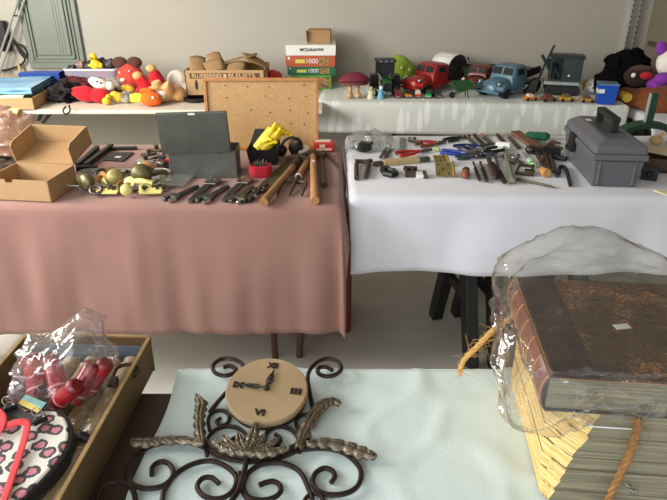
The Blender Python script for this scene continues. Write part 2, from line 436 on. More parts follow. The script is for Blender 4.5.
# brown table at lower left
brn = mat('brown_top', (60, 43, 31), 0.55, var=0.12, scale=6)
folding_table('bare brown table under the long cardboard tray in front', -1.55, -.335, .25, 1.0, .73, brn, blackm)

# sawhorses under the white table
def sawhorse(label, c, ry, L=.62):
    t = thing('sawhorse', label, 'sawhorse', (c[0], c[1], 0), rz=ry, group=None)
    mb = MB(); mb.bb(0, L, -.045, .045, .60, .68); mb.build('beam', black, t, bevel=.008)
    for x in (.03, L-.03):
        for q in (-1, 1):
            mb = MB()
            P = [(x, q*.02, .62), (x, q*.205, .05), (x, q*.215, 0)]
            rings = []
            for (a, b, z), w in zip(P, (.085, .065, .06)):
                rings.append([(a-.025, b-w/2, z), (a+.025, b-w/2, z), (a+.025, b+w/2, z), (a-.025, b+w/2, z)])
            mb.loft(rings); mb.build('leg', black, t, bevel=.004)
        mb = MB(); mb.bb(x-.012, x+.012, -.115, .115, .27, .31); mb.build('spreader', black, t, bevel=.003)
    return t
sawhorse('black plastic sawhorse standing under the white cloth, left of the pair', (.50, 2.23), .19, .17)
sawhorse('black plastic sawhorse nearest the old books under the white table', (.91, 2.16), pi/2)
t = thing('storage_crate', 'dark red box standing on the floor between the pink and white tables', 'box', (-.07, 2.45, 0))
rc = mat('dark_red_box', (104, 26, 24), .5, var=.15)
mb = MB()
mb.bb(-.15, .15, -.14, .14, 0, .52); mb.build('body', rc, t, bevel=.01)
mb = MB(); mb.bb(-.16, .16, -.15, .15, .52, .55); mb.build('lid', rc, t, bevel=.006)
# ================================================================ far left table: tray, plush toys, boxes
ZL = .741
fab = lambda n, c, **k: mat('fabric_'+n, c, .95, var=.12, scale=30, bump=.25, bscale=120, sheen=.08, **k)
# cardboard tray of folded cloths, overhanging the table end
t = thing('cardboard_tray', 'shallow cardboard tray of folded cloths at the left end of the far table', 'tray', (-2.09, 3.85, ZL), .06)
mb = MB()
W, D, Hh = .62, .66, .07
mb.bb(-W/2, W/2, -D/2, D/2, 0, .006); mb.build('base', card, t)
for n, a in (('wall', (-W/2, -W/2+.006, -D/2, D/2)), ('wall', (W/2-.006, W/2, -D/2, D/2)), ('wall', (-W/2, W/2, -D/2, -D/2+.006)), ('wall', (-W/2, W/2, D/2-.006, D/2))):
    mb = MB(); mb.bb(a[0], a[1], a[2], a[3], 0, Hh+(.02 if a[2] > 0 else 0)); mb.build(n, card, t)
def folded(label, c, w, d, z0, z1, m, rz, nl=3, cat='cloth'):
    t = thing('folded_cloth', label, cat, (c[0], c[1], z0), rz, 'folded cloths in the tray')
    k = (z1-z0)/nl
    for i in range(nl):
        mb = MB()
        def fn(u, v, i=i):
            a = 2*pi*v
            ee = .5*k
            x = (u-.5)*w*(1-.02*i)
            y = (d/2-.01*i)*max(-1, min(1, 1.25*cos(a))); z = k*(i+.5)+ee*max(-1, min(1, 1.6*sin(a)))
            return (x, y+.004*noise.noise(Vector((x*8, i, 1))), z+.006*noise.noise(Vector((x*9, y*9, i*3+c[0]))))
        mb.grid(fn, 14, 24); mb.build('fold', m, t, smooth='s')
    return t
cb = Vector((-1.86, 3.66))
folded('stack of pale yellow folded cloth in the cardboard tray', (-2.06, 3.72), .46, .36, ZL+.012, ZL+.075, fab('cream', (222, 212, 170)), .06, 3)
folded('light blue folded cloth on top of the cream cloth in the tray', (-2.04, 3.80), .46, .44, ZL+.078, ZL+.112, mat('sky_cloth', (84, 138, 188), .9, scale=7, bump=.1, col2=(150, 186, 206)), .10, 2)
folded('deep blue folded cloth at the back of the cardboard tray', (-1.93, 4.08), .26, .14, ZL+.012, ZL+.13, fab('navy', (28, 64, 140)), .1, 2)

def blobs(parts, m, name, parent, vox=.006):
    mb = MB()
    for p in parts:
        if p[0] == 'b': mb.ball(p[1], p[2], R=p[3] if len(p) > 3 else None)
        else: mb.tube(p[1], p[2], 10)
    return mb.build(name, m, parent, smooth=True, remesh=vox)
# dark bag and clothing bundle
t = thing('clothing_bundle', 'rumpled dark red and black clothing bundle hanging over the table edge', 'clothing', at(72, 101, ZL))
mrn = mat('maroon_cloth', (92, 14, 26), .85, var=.3, scale=20, bump=.4, bscale=60)
bkc = mat('black_cloth', (18, 16, 19), .85, var=.3, scale=20, bump=.4, bscale=60)
for nm, c_, r_, m_, sd in (('jacket', (.0, .20, .04), (.14, .13, .055), mrn, 3), ('sleeve', (.06, .12, .05), (.10, .08, .055), mrn, 8), ('lining', (-.035, .02, .045), (.085, .11, .055), bkc, 5), ('hood', (-.08, .18, .045), (.06, .09, .05), bkc, 7)):
    crumple_mb(c_, r_, .001, sd, .6, .8, 64, 40, None, 2.4).build(nm, m_, t, smooth='s', loc=c_)
mb = MB(); c = t.location
mb.tube(smooth_path([vy(66, 106, 3.52)-c, vy(63, 111, 3.51)-c, vy(66, 114, 3.51)-c, vy(70, 111, 3.51)-c, vy(69, 105, 3.53)-c]), .005, 6)
mb.build('strap', bkc, t, smooth=True)

# translucent tub of small toys
P = at(97, 87, ZL); P.y = 4.16; P.x = vy(96, 80, 4.16).x
t = thing('plastic_tub', 'translucent lilac plastic tub filled with small toys behind the plush pile', 'tub', (P.x, P.y+.02, ZL)); t.scale = (1, 1, 1.35)
tubm = film('tub_plastic', (226, 222, 240), .35, .25, 12, .55)
w, d = .175, .11
mb = MB()
def ringrect(a, b, z, n=6):
    r = .03; out = []
    for k, (sx, sy) in enumerate(((1, 1), (-1, 1), (-1, -1), (1, -1))):
        for i in range(n+1):
            an = pi/2*k+pi/2*i/n; out.append(((a-r)*sx+r*cos(an), (b-r)*sy+r*sin(an), z))
    return out
mb.loft([ringrect(w*.9, d*.88, .0), ringrect(w*.97, d*.97, .10), ringrect(w, d, .105)], cap=False)
mb.add(ringrect(w*.9, d*.88, .0), [tuple(range(28))]); mb.build('body', tubm, t, smooth=True)
mb = MB(); mb.tube(ringrect(w, d, .105), .006, 6, closed=True); mb.build('rim', mat('tub_rim', (212, 212, 228), .3), t, smooth=True)
tz = Vector((P.x, P.y+.02, ZL+.032))
for i, (x, y, z, r, col, nm, lab) in enumerate((
    (-.14, -.03, .105, .030, (30, 32, 36), 'toy_ball', 'small dark ball at the left end of the toy tub'),
    (-.08, .0, .125, .034, (150, 106, 96), 'toy_figure', 'small brownish pink toy figure in the tub'),
    (-.03, -.03, .12, .042, (24, 30, 24), 'toy_ball', 'round black green toy in the middle of the tub'),
    (.03, .04, .13, .040, (34, 30, 34), 'toy_figure', 'black toy behind the yellow duck in the tub'),
    (.10, .0, .125, .044, (52, 48, 50), 'toy_figure', 'charcoal toy at the right end of the tub'),
    (-.11, .05, .05, .05, (140, 110, 180), 'toy_ball', 'lilac ball low in the translucent tub'),
    (.06, -.04, .05, .05, (206, 90, 120), 'toy_ball', 'pink ball low in the translucent tub'))):
    mb = MB(); mb.ball((0, 0, 0), (r, r, r*.85)); mb.ball((r*.5, -r*.4, r*.6), r*.5); mb.ball((-r*.6, 0, r*.5), r*.42)
    one(nm, mb, mat('toy%d' % i, col, .5), lab, 'toy', tz+Vector((x, y, z)), group='small toys in the tub', remesh=.006, smooth=True)
t = thing('toy_duck', 'bright yellow toy duck on top of the plastic tub', 'toy', tz+Vector((.025, -.05, .10)), group='small toys in the tub')
yel = mat('duck_yellow', (236, 206, 40), .5, var=.06)
blobs([('b', (0, 0, .035), (.035, .032, .034)), ('b', (-.005, -.005, .085), (.026, .025, .026)), ('b', (.035, 0, .03), (.016, .018, .02)), ('b', (-.038, 0, .03), (.016, .02, .016))], yel, 'body', t, .005)
mb = MB(); mb.ball((-.012, -.032, .082), (.012, .012, .006)); mb.build('beak', mat('beak', (220, 130, 30), .5), t, smooth=True)

# plush toys
redf = fab('red', (196, 20, 34)); whf = fab('white', (234, 226, 214)); yef = fab('yellow', (226, 186, 50)); orf = fab('orange', (232, 104, 24)); tan = fab('tan', (214, 164, 108)); brf = fab('brown', (84, 48, 34)); coral = fab('coral', (196, 54, 44), col2=(214, 80, 60)); gyf = fab('speckled', (60, 56, 58), col2=(190, 180, 160))
G = 'plush toys piled on the far table'
def plush(lab, px, py, rz=0, s=1.0, dy=0):
    p = at(px, py, ZL); o = thing('plush_toy', lab, 'plush toy', (p.x, p.y+dy, ZL), rz, G); o.scale = (s, s, s); return o
t = plush('bright red plush lying flat with a white head, left front of the pile', 91, 104, dy=.03)
blobs([('b', (-.035, 0, .055), (.075, .05, .048), (0, .2, .1)), ('b', (.055, .0, .045), (.062, .055, .045)), ('b', (.0, .05, .04), (.08, .05, .04)), ('b', (-.09, .01, .065), (.035, .04, .032))], redf, 'body', t)
blobs([('b', (.03, .085, .10), (.062, .045, .035), (0, .35, 0)), ('b', (-.01, .09, .12), (.03, .035, .022)), ('b', (.09, .09, .085), (.03, .03, .03))], whf, 'head', t)
mb = MB(); mb.ball((.03, .052, .118), .008); mb.ball((.05, .048, .112), .006); mb.build('eye', black, t, smooth=True)
t = plush('small yellow plush chick beside the red plush', 107, 105, s=.9, dy=.0)
blobs([('b', (0, 0, .026), (.03, .028, .026)), ('b', (.018, .0, .055), (.02, .02, .018))], yef, 'body', t, .005)
mb = MB(); mb.ball((.02, -.022, .052), (.008, .008, .005)); mb.build('beak', orf, t, smooth=True)
t = plush('small yellow headed plush with speckled grey body at the table front', 118, 104, dy=.02)
blobs([('b', (.0, 0, .038), (.034, .03, .03)), ('b', (-.018, -.005, .05), (.03, .028, .026))], yef, 'head', t, .005)
blobs([('b', (.045, 0, .03), (.035, .03, .028)), ('b', (.075, .01, .028), (.03, .025, .025)), ('b', (.05, .03, .05), (.04, .03, .02))], gyf, 'body', t, .005)
t = plush('yellow plush lying below the coral plush with brown ears', 127, 98, dy=.05)
blobs([('b', (0, 0, .04), (.042, .035, .03)), ('b', (-.03, .02, .05), (.025, .025, .022))], yef, 'body', t, .005)
t = plush('coral red spotted plush with two round brown ears', 126, 95, dy=.14)
blobs([('b', (0, 0, .095), (.088, .075, .088)), ('b', (.06, .03, .05), (.05, .05, .05)), ('b', (-.04, .02, .03), (.06, .06, .04))], coral, 'body', t)
for x in (-.055, .042):
    blobs([('b', (x, -.005, .185), (.052, .034, .038)), ('b', (x+.01, -.012, .175), (.03, .03, .025))], brf, 'ear', t, .005)
mb = MB(); mb.ball((-.03, -.072, .085), (.018, .01, .012)); mb.build('nose', whf, t, smooth=True)
for q in ((-.05, -.058, .13), (.02, -.068, .14), (.05, -.06, .09), (.0, -.074, .05)):
    mb = MB(); mb.ball(q, (.006, .004, .006)); mb.build('spot', whf, t, smooth=True)
t = plush('orange plush fish with a yellow green tail fin at the table front', 147, 107, dy=.02)
blobs([('b', (.02, 0, .045), (.062, .05, .045)), ('b', (.055, 0, .042), (.036, .04, .035))], orf, 'body', t)
blobs([('b', (-.04, .0, .05), (.03, .03, .03)), ('b', (-.065, .0, .05), (.022, .014, .03)), ('b', (-.085, .0, .06), (.02, .01, .016)), ('b', (-.085, .0, .035), (.02, .01, .014))], fab('lime', (214, 214, 60)), 'tail', t, .005)
blobs([('b', (.0, .01, .092), (.045, .02, .016))], orf, 'fin', t, .005)
mb = MB(); mb.ball((.05, -.04, .06), .009); mb.build('eye', whf, t, smooth=True)
t = plush('red plush on its back with two raised tan tipped legs', 150, 102, dy=.10)
blobs([('b', (-.03, .03, .045), (.09, .06, .045)), ('t', [(-.015, 0, .04), (-.05, -.01, .09), (-.078, -.01, .128)], [.042, .038, .034]), ('t', [(.045, .02, .05), (.035, .01, .11), (.012, 0, .165)], [.048, .043, .038]), ('b', (.07, .03, .05), (.05, .05, .045))], redf, 'body', t)
blobs([('b', (-.082, -.012, .145), (.034, .032, .026))], tan, 'foot', t, .005)
blobs([('b', (.006, -.004, .188), (.034, .034, .024))], tan, 'foot', t, .005)
t = plush('tan plush with white belly lying with its feet towards us', 161, 105, dy=.05)
blobs([('b', (.0, .03, .055), (.08, .065, .055)), ('t', [(-.02, 0, .06), (-.05, -.03, .075), (-.07, -.04, .09)], [.03, .028, .025]), ('t', [(.0, 0, .08), (-.015, -.03, .115), (-.02, -.035, .14)], [.03, .03, .03]), ('t', [(.05, 0, .08), (.045, -.03, .105), (.035, -.04, .12)], [.032, .032, .03]), ('b', (.085, .05, .05), (.05, .05, .05))], tan, 'body', t)
blobs([('b', (-.005, -.028, .055), (.04, .022, .032))], whf, 'belly', t, .005)
t = plush('white round plush behind the tan one, next to the produce box', 173, 99, dy=.16)
blobs([('b', (0, 0, .085), (.07, .06, .07)), ('b', (.04, 0, .045), (.06, .05, .045)), ('b', (-.04, .0, .04), (.05, .05, .04))], whf, 'body', t)
t = plush('dark grey plush lump in the middle of the pile', 113, 95, dy=.13)
blobs([('b', (0, 0, .05), (.08, .06, .05)), ('b', (.06, .0, .07), (.035, .035, .035)), ('b', (-.06, -.02, .06), (.04, .04, .03))], gyf, 'body', t)

# produce box
A0 = at(188, 103, ZL); B0 = at(262, 103, ZL)
BX = thing('produce_box', 'open brown produce carton printed with berry lettering', 'box', ((A0.x+B0.x)/2, 3.95, ZL+.032), .0)
w, d, h = .245, .16, .155
mb = MB(); mb.bb(-w, w, -d, d, 0, .005); mb.build('base', card, BX)
for a in ((-w, w, -d, -d+.005), (-w, w, d-.005, d), (-w, -w+.005, -d, d), (w-.005, w, -d, d)):
    mb = MB(); mb.bb(a[0], a[1], a[2], a[3], 0, h); mb.build('wall', card, BX)
dk = mat('print_brown', (84, 56, 40), .8); 
mb = MB(); mb.bb(-w+.03, w-.03, -d-.0012, -d, .105, .138); mb.build('printed_band', dk, BX)
mb = MB(); mb.bb(-.008, .012, -d-.0020, -d-.0010, .110, .133); mb.build('printed_mark', mat('print_tan', (196, 160, 116), .8), BX)
text('lettering', 'BLUEBERRIES', .034, mat('print_tan', (196, 160, 116), .8), BX, (-.11, -d-.0014, .1215), (pi/2, 0, 0), .185, bold=.0006)
text('lettering', 'BLEUETS', .034, mat('print_tan', (196, 160, 116), .8), BX, (.105, -d-.0014, .1215), (pi/2, 0, 0), .165, bold=.0006)
mb = MB(); mb.lathe([(0, 0), (.013, 0), (.013, .001), (0, .001)], TM((-.178, -d, .066), (pi/2, 0, 0), (.75, 2.4, 1))); mb.build('hand_hole', black, BX)
mb = MB(); mb.prism([(-.025, 0), (.03, 0), (.036, .02), (.022, .065), (.0, .075), (-.022, .05), (-.03, .02)], 0, .0012, TM((-.115, -d, .032), (pi/2, 0, 0))); mb.build('printed_leaf', mat('print_green', (96, 110, 84), .8), BX)
for (x, y, z, rx, ry, rz, a, b) in ((-.19, -.02, .165, .35, .1, .2, .1, .16), (.02, .05, .165, -.1, -.28, .15, .34, .12), (.06, -.06, .150, .3, -.1, -.1, .12, .12), (.17, .02, .175, .1, .42, .3, .16, .20), (-.09, .06, .185, .5, -.2, .4, .09, .10), (-.10, -.04, .15, .5, -.25, .15, .16, .1)):
    mb = MB()
    def fn(u, v, a=a, b=b): return ((u-.5)*a, (v-.5)*b, .012*sin(u*3)+.008*v*v)
    mb.grid(fn, 6, 4, TM((x, y, z), (rx, ry, rz))); mb.build('flap', card_in, BX, smooth='s', solid=.004)
mb = MB(); mb.lathe([(0, 0), (.075, 0), (.08, .008), (.08, .018), (.07, .024), (.062, .012), (0, .010)], n=28)
one('round_dish', mb, blackm, 'shallow round black dish under the left corner of the produce carton', 'dish', (vy(197, 101, 3.80).x, 3.80, ZL), smooth=True)
mb = MB(); mb.bb(-.15, .2, -.09, .09, 0, .026)
one('wooden_block', mb, wood, 'low wooden block under the produce carton', 'block', ((A0.x+B0.x)/2, 3.99, ZL), bevel=.003)
t = thing('toy_ball', 'red knobbly ball to the right of the produce carton', 'ball', (vy(272, 80, 4.05).x, 4.05, ZL))
mb = MB(); rr = random.Random(5)
mb.ball((0, 0, .075), (.075, .06, .062))
for i in range(26):
    v = Vector((rr.gauss(0, 1), rr.gauss(0, 1), rr.gauss(0, 1))).normalized(); mb.ball((v.x*.068, v.y*.056, .08+v.z*.058), .014, 8, 6)
mb.build('body', mat('ball_red', (186, 34, 30), .5, var=.2), t, smooth=True, remesh=.006)

# puzzle boxes, bottom to top
YB = 4.26
def pbox(lab, x, z, w, d, h, col, rz=0.0):
    t = thing('puzzle_box', lab, 'box', (x, YB, z), rz, 'puzzle boxes in the stack')
    m = mat('box_'+lab[:14].replace(' ', '_'), col, .45, var=.05)
    mb = MB(); mb.bb(-w/2, w/2, -d/2, d/2, 0, h-.008); mb.build('tray', m, t, bevel=.001)
    mb = MB(); mb.bb(-w/2-.002, w/2+.002, -d/2-.002, d/2+.002, .012, h); mb.build('lid', m, t, bevel=.0015)
    return t, w, d, h
pic = mat('picture_print', (70, 60, 40), .4, scale=45, col2=(196, 150, 90), detail=6)
def label_parts(t, w, d, num=None, badge=None):
    y = -d/2-.0022
    def r(n, x0, x1, z0, z1, m):
        mb = MB(); mb.bb(x0, x1, y-.0012, y, z0, z1); mb.build(n, m, t)
    return r
cx = vy(311.5, 60, YB).x
z = ZL
t, w, d, h = pbox('light green puzzle box at the bottom of the stack', cx, z, .268, .24, .098, (96, 150, 52)); r = label_parts(t, w, d)
r('picture', .02, .125, .015, .085, pic); r('emblem', -.005, .01, .03, .05, white); z += h+.001
t, w, d, h = pbox('dark green 1000 piece puzzle box under the orange one', cx+.003, z, .318, .26, .053, (28, 96, 66), .01); r = label_parts(t, w, d)
r('badge', -.098, -.034, .018, .036, mat('badge_yellow', (206, 196, 84), .5)); r('picture', .056, .118, .010, .046, pic); r('emblem', -.148, -.138, .040, .048, white)
text('lettering', '1000', .036, white, t, (.01, -d/2-.0032, .028), (pi/2, 0, 0), .066); z += h+.001
t, w, d, h = pbox('orange red 1000 piece puzzle box under the white one', cx-.002, z, .324, .26, .072, (176, 84, 52)); r = label_parts(t, w, d)
r('badge', -.100, -.038, .024, .048, mat('badge_yellow', (206, 196, 84), .5)); r('picture', .056, .124, .010, .062, pic); r('emblem', -.150, -.136, .048, .064, white)
text('lettering', '1000', .042, white, t, (.008, -d/2-.0032, .036), (pi/2, 0, 0), .076); z += h+.001
t, w, d, h = pbox('white puzzle box with black lettering on top of the stack', cx+.001, z, .326, .27, .066, (224, 220, 212))
text('lettering', 'MCDARADWS', .026, black, t, (.006, -d/2-.0032, .036), (pi/2, 0, 0), .155, bold=.0008); z += h
t = thing('small_carton', 'small open tan carton on top of the white puzzle box', 'box', (cx+.058, YB, z), -.06)
for a in ((-.075, .075, -.05, -.047, .082), (-.075, .075, .047, .05, .082), (-.075, -.072, -.05, .05, .082), (.072, .075, -.05, .05, .082)):
    mb = MB(); mb.bb(a[0], a[1], a[2], a[3], 0, a[4]); mb.build('wall', card_in, t)
mb = MB(); mb.bb(-.075, .075, -.05, .05, 0, .003); mb.build('base', card_in, t)
mb = MB(); mb.add([(-.075, -.05, .082), (-.075, -.05, .0), (-.082, -.075, .02), (-.085, -.085, .085)], [(0, 1, 2, 3)]); mb.build('flap', card, t, solid=.003)
mb = MB(); mb.add([(-.075, -.05, .082), (.075, -.05, .082), (.075, .05, .084), (-.075, .05, .084)], [(0, 1, 2, 3)]); mb.build('flap', card_in, t, solid=.003)
# ================================================================ far right table: toy vehicles
ZR = .747
def onr(px, py): return at(px, py, ZR)
rr = random.Random(11)
def wheel(mb, c, r, w, axis='x'):
    R = (0, pi/2, 0) if axis == 'x' else (pi/2, 0, 0)
    mb.lathe([(0, -w/2), (r*.6, -w/2), (r*.95, -w/2), (r, -w/3), (r, w/3), (r*.95, w/2), (r*.6, w/2), (0, w/2)], TM(c, R), 18)
# maroon cap shaped toy on two wooden legs
p = onr(354, 99); t = thing('wooden_toy', 'maroon domed toy on two round footed wooden legs', 'toy', (p.x, p.y+.03, ZR)); t.scale = (1, 1, .94)
mb = MB(); prof = []
def cap(u, v):
    a = 2*pi*u; r = sin(v*pi/2*.999)
    x = .098*r*cos(a); y = .06*r*sin(a); z = .118+.05*cos(v*pi/2)*(1.0) - .012*(abs(cos(a))**3)*r
    return (x+.01*(1-v), y, z)
mb.grid(cap, 28, 9); mb.build('cap', mat('maroon_felt', (112, 30, 50), .8, var=.1), t, smooth='s', solid=.006)
mb = MB(); mb.lathe([(0, 0), (.088, 0), (.092, .006), (.075, .022), (0, .026)], TM((0, 0, .092), (0, 0, 0), (1, .6, 1))); mb.build('brim', mat('maroon_brim', (120, 60, 58), .8), t, smooth=True)
for x in (-.024, .022):
    mb = MB(); mb.lathe([(0, .02), (.013, .02), (.011, .05), (.014, .07), (.011, .095), (0, .10)], TM((x, 0, 0))); mb.build('leg', woodl, t, smooth=True)
    mb = MB(); mb.ball((x*1.1, -.008, .021), (.022, .024, .021)); mb.build('foot', woodl, t, smooth=True)
text('emblem', '((', .026, mat('emblem_cream', (206, 190, 160), .6), t, (.005, -.0505, .142), (radians(62), 0, 0), .02)
# little figures
def figure(lab, px, py, c1, c2, s=1.0):
    p = onr(px, py); t = thing('figurine', lab, 'figurine', (p.x, p.y+.02, ZR)); t.scale = (s, s, s)
    mb = MB(); mb.lathe([(0, 0), (.022, 0), (.024, .006), (.016, .03), (.018, .045), (.008, .052), (0, .053)]); mb.build('body', mat('fig_'+lab[:12].replace(' ', '_'), c1, .5), t, smooth=True)
    mb = MB(); mb.ball((0, 0, .062), (.013, .013, .014)); mb.build('head', mat('figh_'+lab[:12].replace(' ', '_'), c2, .5), t, smooth=True)
    for s_ in (-1, 1):
        mb = MB(); mb.tube([(s_*.014, 0, .043), (s_*.025, -.005, .055 if s_ < 0 else .03)], [.006, .004], 6); mb.build('arm', mat('fig_'+lab[:12].replace(' ', '_'), c1, .5), t, smooth=True)
    return t
figure('cream figurine with a raised arm at the table edge below the tractor', 371, 99, (216, 208, 178), (196, 186, 150))
figure('pale blue and white figurine beside the cream one', 381, 99, (112, 172, 196), (214, 226, 230), 1.05)
# tractor seen from the front
p = onr(386, 97); t = thing('toy_tractor', 'black and green toy tractor facing the viewer', 'toy tractor', (p.x, p.y+.10, ZR), .05); t.scale = (1, 1, .88)
gr = mat('tractor_green', (30, 84, 44), .35, var=.08)
for s in (-1, 1):
    mb = MB(); wheel(mb, (s*.070, .03, .066), .066, .050)
    for k in range(16):
        a = 2*pi*k/16; mb.box((0, 0, 0), (.046, .010, .012), TM((s*.070, .03+.066*cos(a), .066+.066*sin(a)), (a, 0, .3*s)))
    mb.build('rear_wheel', tyre, t, smooth=True)
    mb = MB(); wheel(mb, (s*.058, -.075, .040), .040, .032); mb.build('front_wheel', tyre, t, smooth=True)
    mb = MB(); mb.lathe([(0, 0), (.022, 0), (.018, .004), (0, .005)], TM((s*.076, -.075, .04), (0, s*pi/2, 0))); mb.build('hub', mat('hub_yellow', (190, 170, 70), .5), t, smooth=True)
    mb = MB(); mb.bb(s*.066-.024, s*.066+.024, -.01, .07, .128, .136); mb.build('mudguard', black, t, bevel=.003)
mb = MB(); mb.loft([[(-.028, y, .05), (.028, y, .05), (.030, y, z), (.022, y, z+.012), (-.022, y, z+.012), (-.030, y, z)] for y, z in ((-.115, .095), (-.10, .105), (-.02, .115), (.03, .118))]); mb.build('bonnet', gr, t, bevel=.003)
mb = MB(); mb.bb(-.022, .022, -.119, -.113, .055, .10); mb.build('grille', black, t, bevel=.002)
mb = MB(); mb.bb(-.06, .06, -.082, -.068, .034, .048); mb.build('axle', black, t)
for s in (-1, 1):
    for y in (-.005, .075):
        mb = MB(); mb.bb(s*.052-.005, s*.052+.005, y-.005, y+.005, .115, .232); mb.build('cab_post', black, t)
mb = MB(); mb.bb(-.066, .066, -.022, .09, .228, .246); mb.build('cab_roof', black, t, bevel=.006)
for s in (-.035, 0, .035):
    mb = MB(); mb.bb(s-.012, s+.012, -.027, -.020, .230, .242); mb.build('roof_lamp', chrome, t, bevel=.002)
mb = MB(); mb.bb(-.046, .046, -.004, 0, .125, .225); mb.build('windscreen', pane, t)
mb = MB(); mb.bb(-.03, .03, .03, .06, .12, .19); mb.build('seat', gr, t, bevel=.006)
for s in (-1, 1):
    mb = MB(); mb.tube([(s*.03, -.06, .115), (s*.05, -.04, .15), (s*.055, -.02, .155)], .004, 6); mb.build('mirror_arm', chrome, t, smooth=True)
mb = MB(); mb.bb(-.025, .025, -.128, -.114, .022, .045); mb.build('bumper', chrome, t, bevel=.003)
# green plush ball behind
p = onr(404, 95); t = thing('plush_ball', 'lime green spotted plush ball between the tractor and the red truck', 'ball', (p.x-.01, 4.28, ZR))
mb = MB(); mb.ball((0, 0, .105), (.095, .08, .10)); mb.ball((.04, 0, .09), (.085, .07, .085)); mb.build('body', fab('limegreen', (132, 156, 40)), t, smooth=True, remesh=.008)
for q in ((-.045, -.064, .14), (.015, -.078, .13), (.07, -.07, .115), (-.02, -.078, .08), (.05, -.075, .07), (-.075, -.045, .10)):
    mb = MB(); mb.ball(q, (.010, .004, .010)); mb.build('spot', fab('palegreen', (196, 206, 150)), t, smooth=True)

# pressed steel lorry: shared body builder, x = forward
def truck_front(t, m, s=1.0, lampm=None, glassm=pane):
    """rounded 1940s cab, bonnet and wings"""
    mb = MB(); rings = []
    for x, w, z in ((.0, .058, .098), (.03, .056, .098), (.075, .048, .092), (.105, .040, .084), (.115, .030, .070)):
        rings.append([(x, -w, .035), (x, -w, z*.70), (x, -w*.75, z*.93), (x, -w*.35, z), (x, w*.35, z), (x, w*.75, z*.93), (x, w, z*.70), (x, w, .035)])
    mb.loft(rings); mb.build('bonnet', m, t, smooth=True, bevel=.002)
    mb = MB(); rings = []
    for x, w, z in ((-.095, .062, .150), (-.085, .066, .158), (-.02, .066, .160), (.0, .064, .152), (.012, .062, .110), (.016, .062, .098)):
        rings.append([(x, -w, .035), (x, -w, z*.72), (x, -w*.88, z*.95), (x, -w*.6, z), (x, w*.6, z), (x, w*.88, z*.95), (x, w, z*.72), (x, w, .035)])
    mb.loft(rings); mb.build('cab', m, t, smooth=True, bevel=.003)
    for q in (-1, 1):
        mb = MB(); mb.add([(.0135, q*.006, .113), (.0135, q*.052, .113), (.003, q*.050, .146), (.003, q*.006, .148)], [(0, 1, 2, 3)]); mb.build('windscreen', glassm, t, solid=.003)
        mb = MB(); mb.bb(-.062, -.012, q*.0655-.002, q*.0655+.002, .112, .142); mb.build('side_window', glassm, t)
        mb = MB()
        pts = [(.105, .045), (.105, .062), (.085, .075), (.06, .076), (.035, .062), (.015, .040), (-.03, .030), (-.03, .022), (.012, .022), (.03, .045), (.055, .055), (.08, .050), (.092, .040)]
        mb.prism([(a, b) for a, b in pts], -.02, .02, Matrix.Translation((0, q*.055, 0)) @ Matrix.Rotation(pi/2, 4, 'X')); mb.build('wing', m, t, bevel=.008)
        mb = MB(); wheel(mb, (.060, q*.055, .032), .032, .024, 'y'); mb.build('wheel', tyre, t, smooth=True)
        mb = MB(); mb.ball((.098, q*.050, .080), (.014, .011, .011)); mb.build('headlamp', lampm or chrome, t, smooth=True)
    mb = MB(); mb.bb(.110, .119, -.062, .062, .028, .040); mb.build('bumper', m, t, bevel=.004)
    mb = MB()
    for i in range(5): mb.box((.1165-.001*i, 0, .048+i*.0085), (.006, .016-.001*i, .0035))
    mb.build('grille', chrome, t)
def rear_axle(t, x, r=.032):
    for q in (-1, 1):
        mb = MB(); wheel(mb, (x, q*.055, r), r, .028, 'y'); mb.build('wheel', tyre, t, smooth=True)
# red lorry with white topped drum
redp = mat('toy_red_paint', (150, 28, 24), .35, var=.1)
p = onr(424, 96); t = thing('toy_truck', 'red toy truck with a white topped black drum', 'toy truck', (p.x+.03, p.y+.17, ZR), radians(-140)); t.scale = (1.36, 1.36, 1.12)
truck_front(t, redp)
mb = MB(); mb.bb(-.24, -.09, -.05, .05, .035, .052); mb.build('chassis', redp, t, bevel=.003); rear_axle(t, -.19)
mb = MB(); mb.lathe([(0, -.056), (.070, -.056), (.076, -.050), (.076, .050), (.070, .056), (.045, .056), (.043, .050), (0, .050)], TM((-.172, 0, .118), (-pi/2, 0, 0)), 30)
mb.build('drum', mat('drum_black', (34, 33, 32), .5, var=.15), t, smooth=True)
mb = MB()
def shell(u, v): a = radians(20)+radians(150)*v; return (-.172+.0785*cos(a), -.058+.114*u, .118+.0785*sin(a))
mb.grid(shell, 2, 22); mb.build('drum_cover', white, t, smooth='s', solid=.003)
mb = MB()
for i in range(3): mb.box((-.125+.0035*i, 0, .182-.011*i), (.002, .06-.012*i, .003), TM((0, 0, 0), (0, 0, 0)))
mb.build('cover_lettering', mat('sign_red', (176, 60, 50), .5), t)
mb = MB(); mb.bb(-.262, -.246, -.03, .05, .08, .17); mb.build('drum_gear', black, t, bevel=.004)
# maroon car with a green lorry bed behind
p = onr(474, 93); t = thing('toy_car', 'dark red toy car with a pale headlamp behind the green wheelbarrow', 'toy car', (p.x+.05, p.y+.17, ZR), radians(-120)); t.scale = (1.15, 1.15, .92)
truck_front(t, mat('toy_maroon', (104, 26, 22), .3, var=.1), lampm=mat('lamp_cream', (214, 204, 180), .3))
p = onr(481, 92); t = thing('toy_trailer', 'dark green toy truck bed behind the dark red car', 'toy trailer', (p.x+.02, 4.27, ZR), .0)
tg = mat('toy_green', (38, 72, 36), .4, var=.15)
mb = MB(); mb.bb(-.13, .13, -.055, .055, .05, .06); mb.build('bed', tg, t, bevel=.002)
for a in ((-.13, .13, -.055, -.049), (-.13, .13, .049, .055), (-.13, -.124, -.055, .055), (.124, .13, -.055, .055)):
    mb = MB(); mb.bb(a[0], a[1], a[2], a[3], .06, .135); mb.build('side', tg, t, bevel=.001)
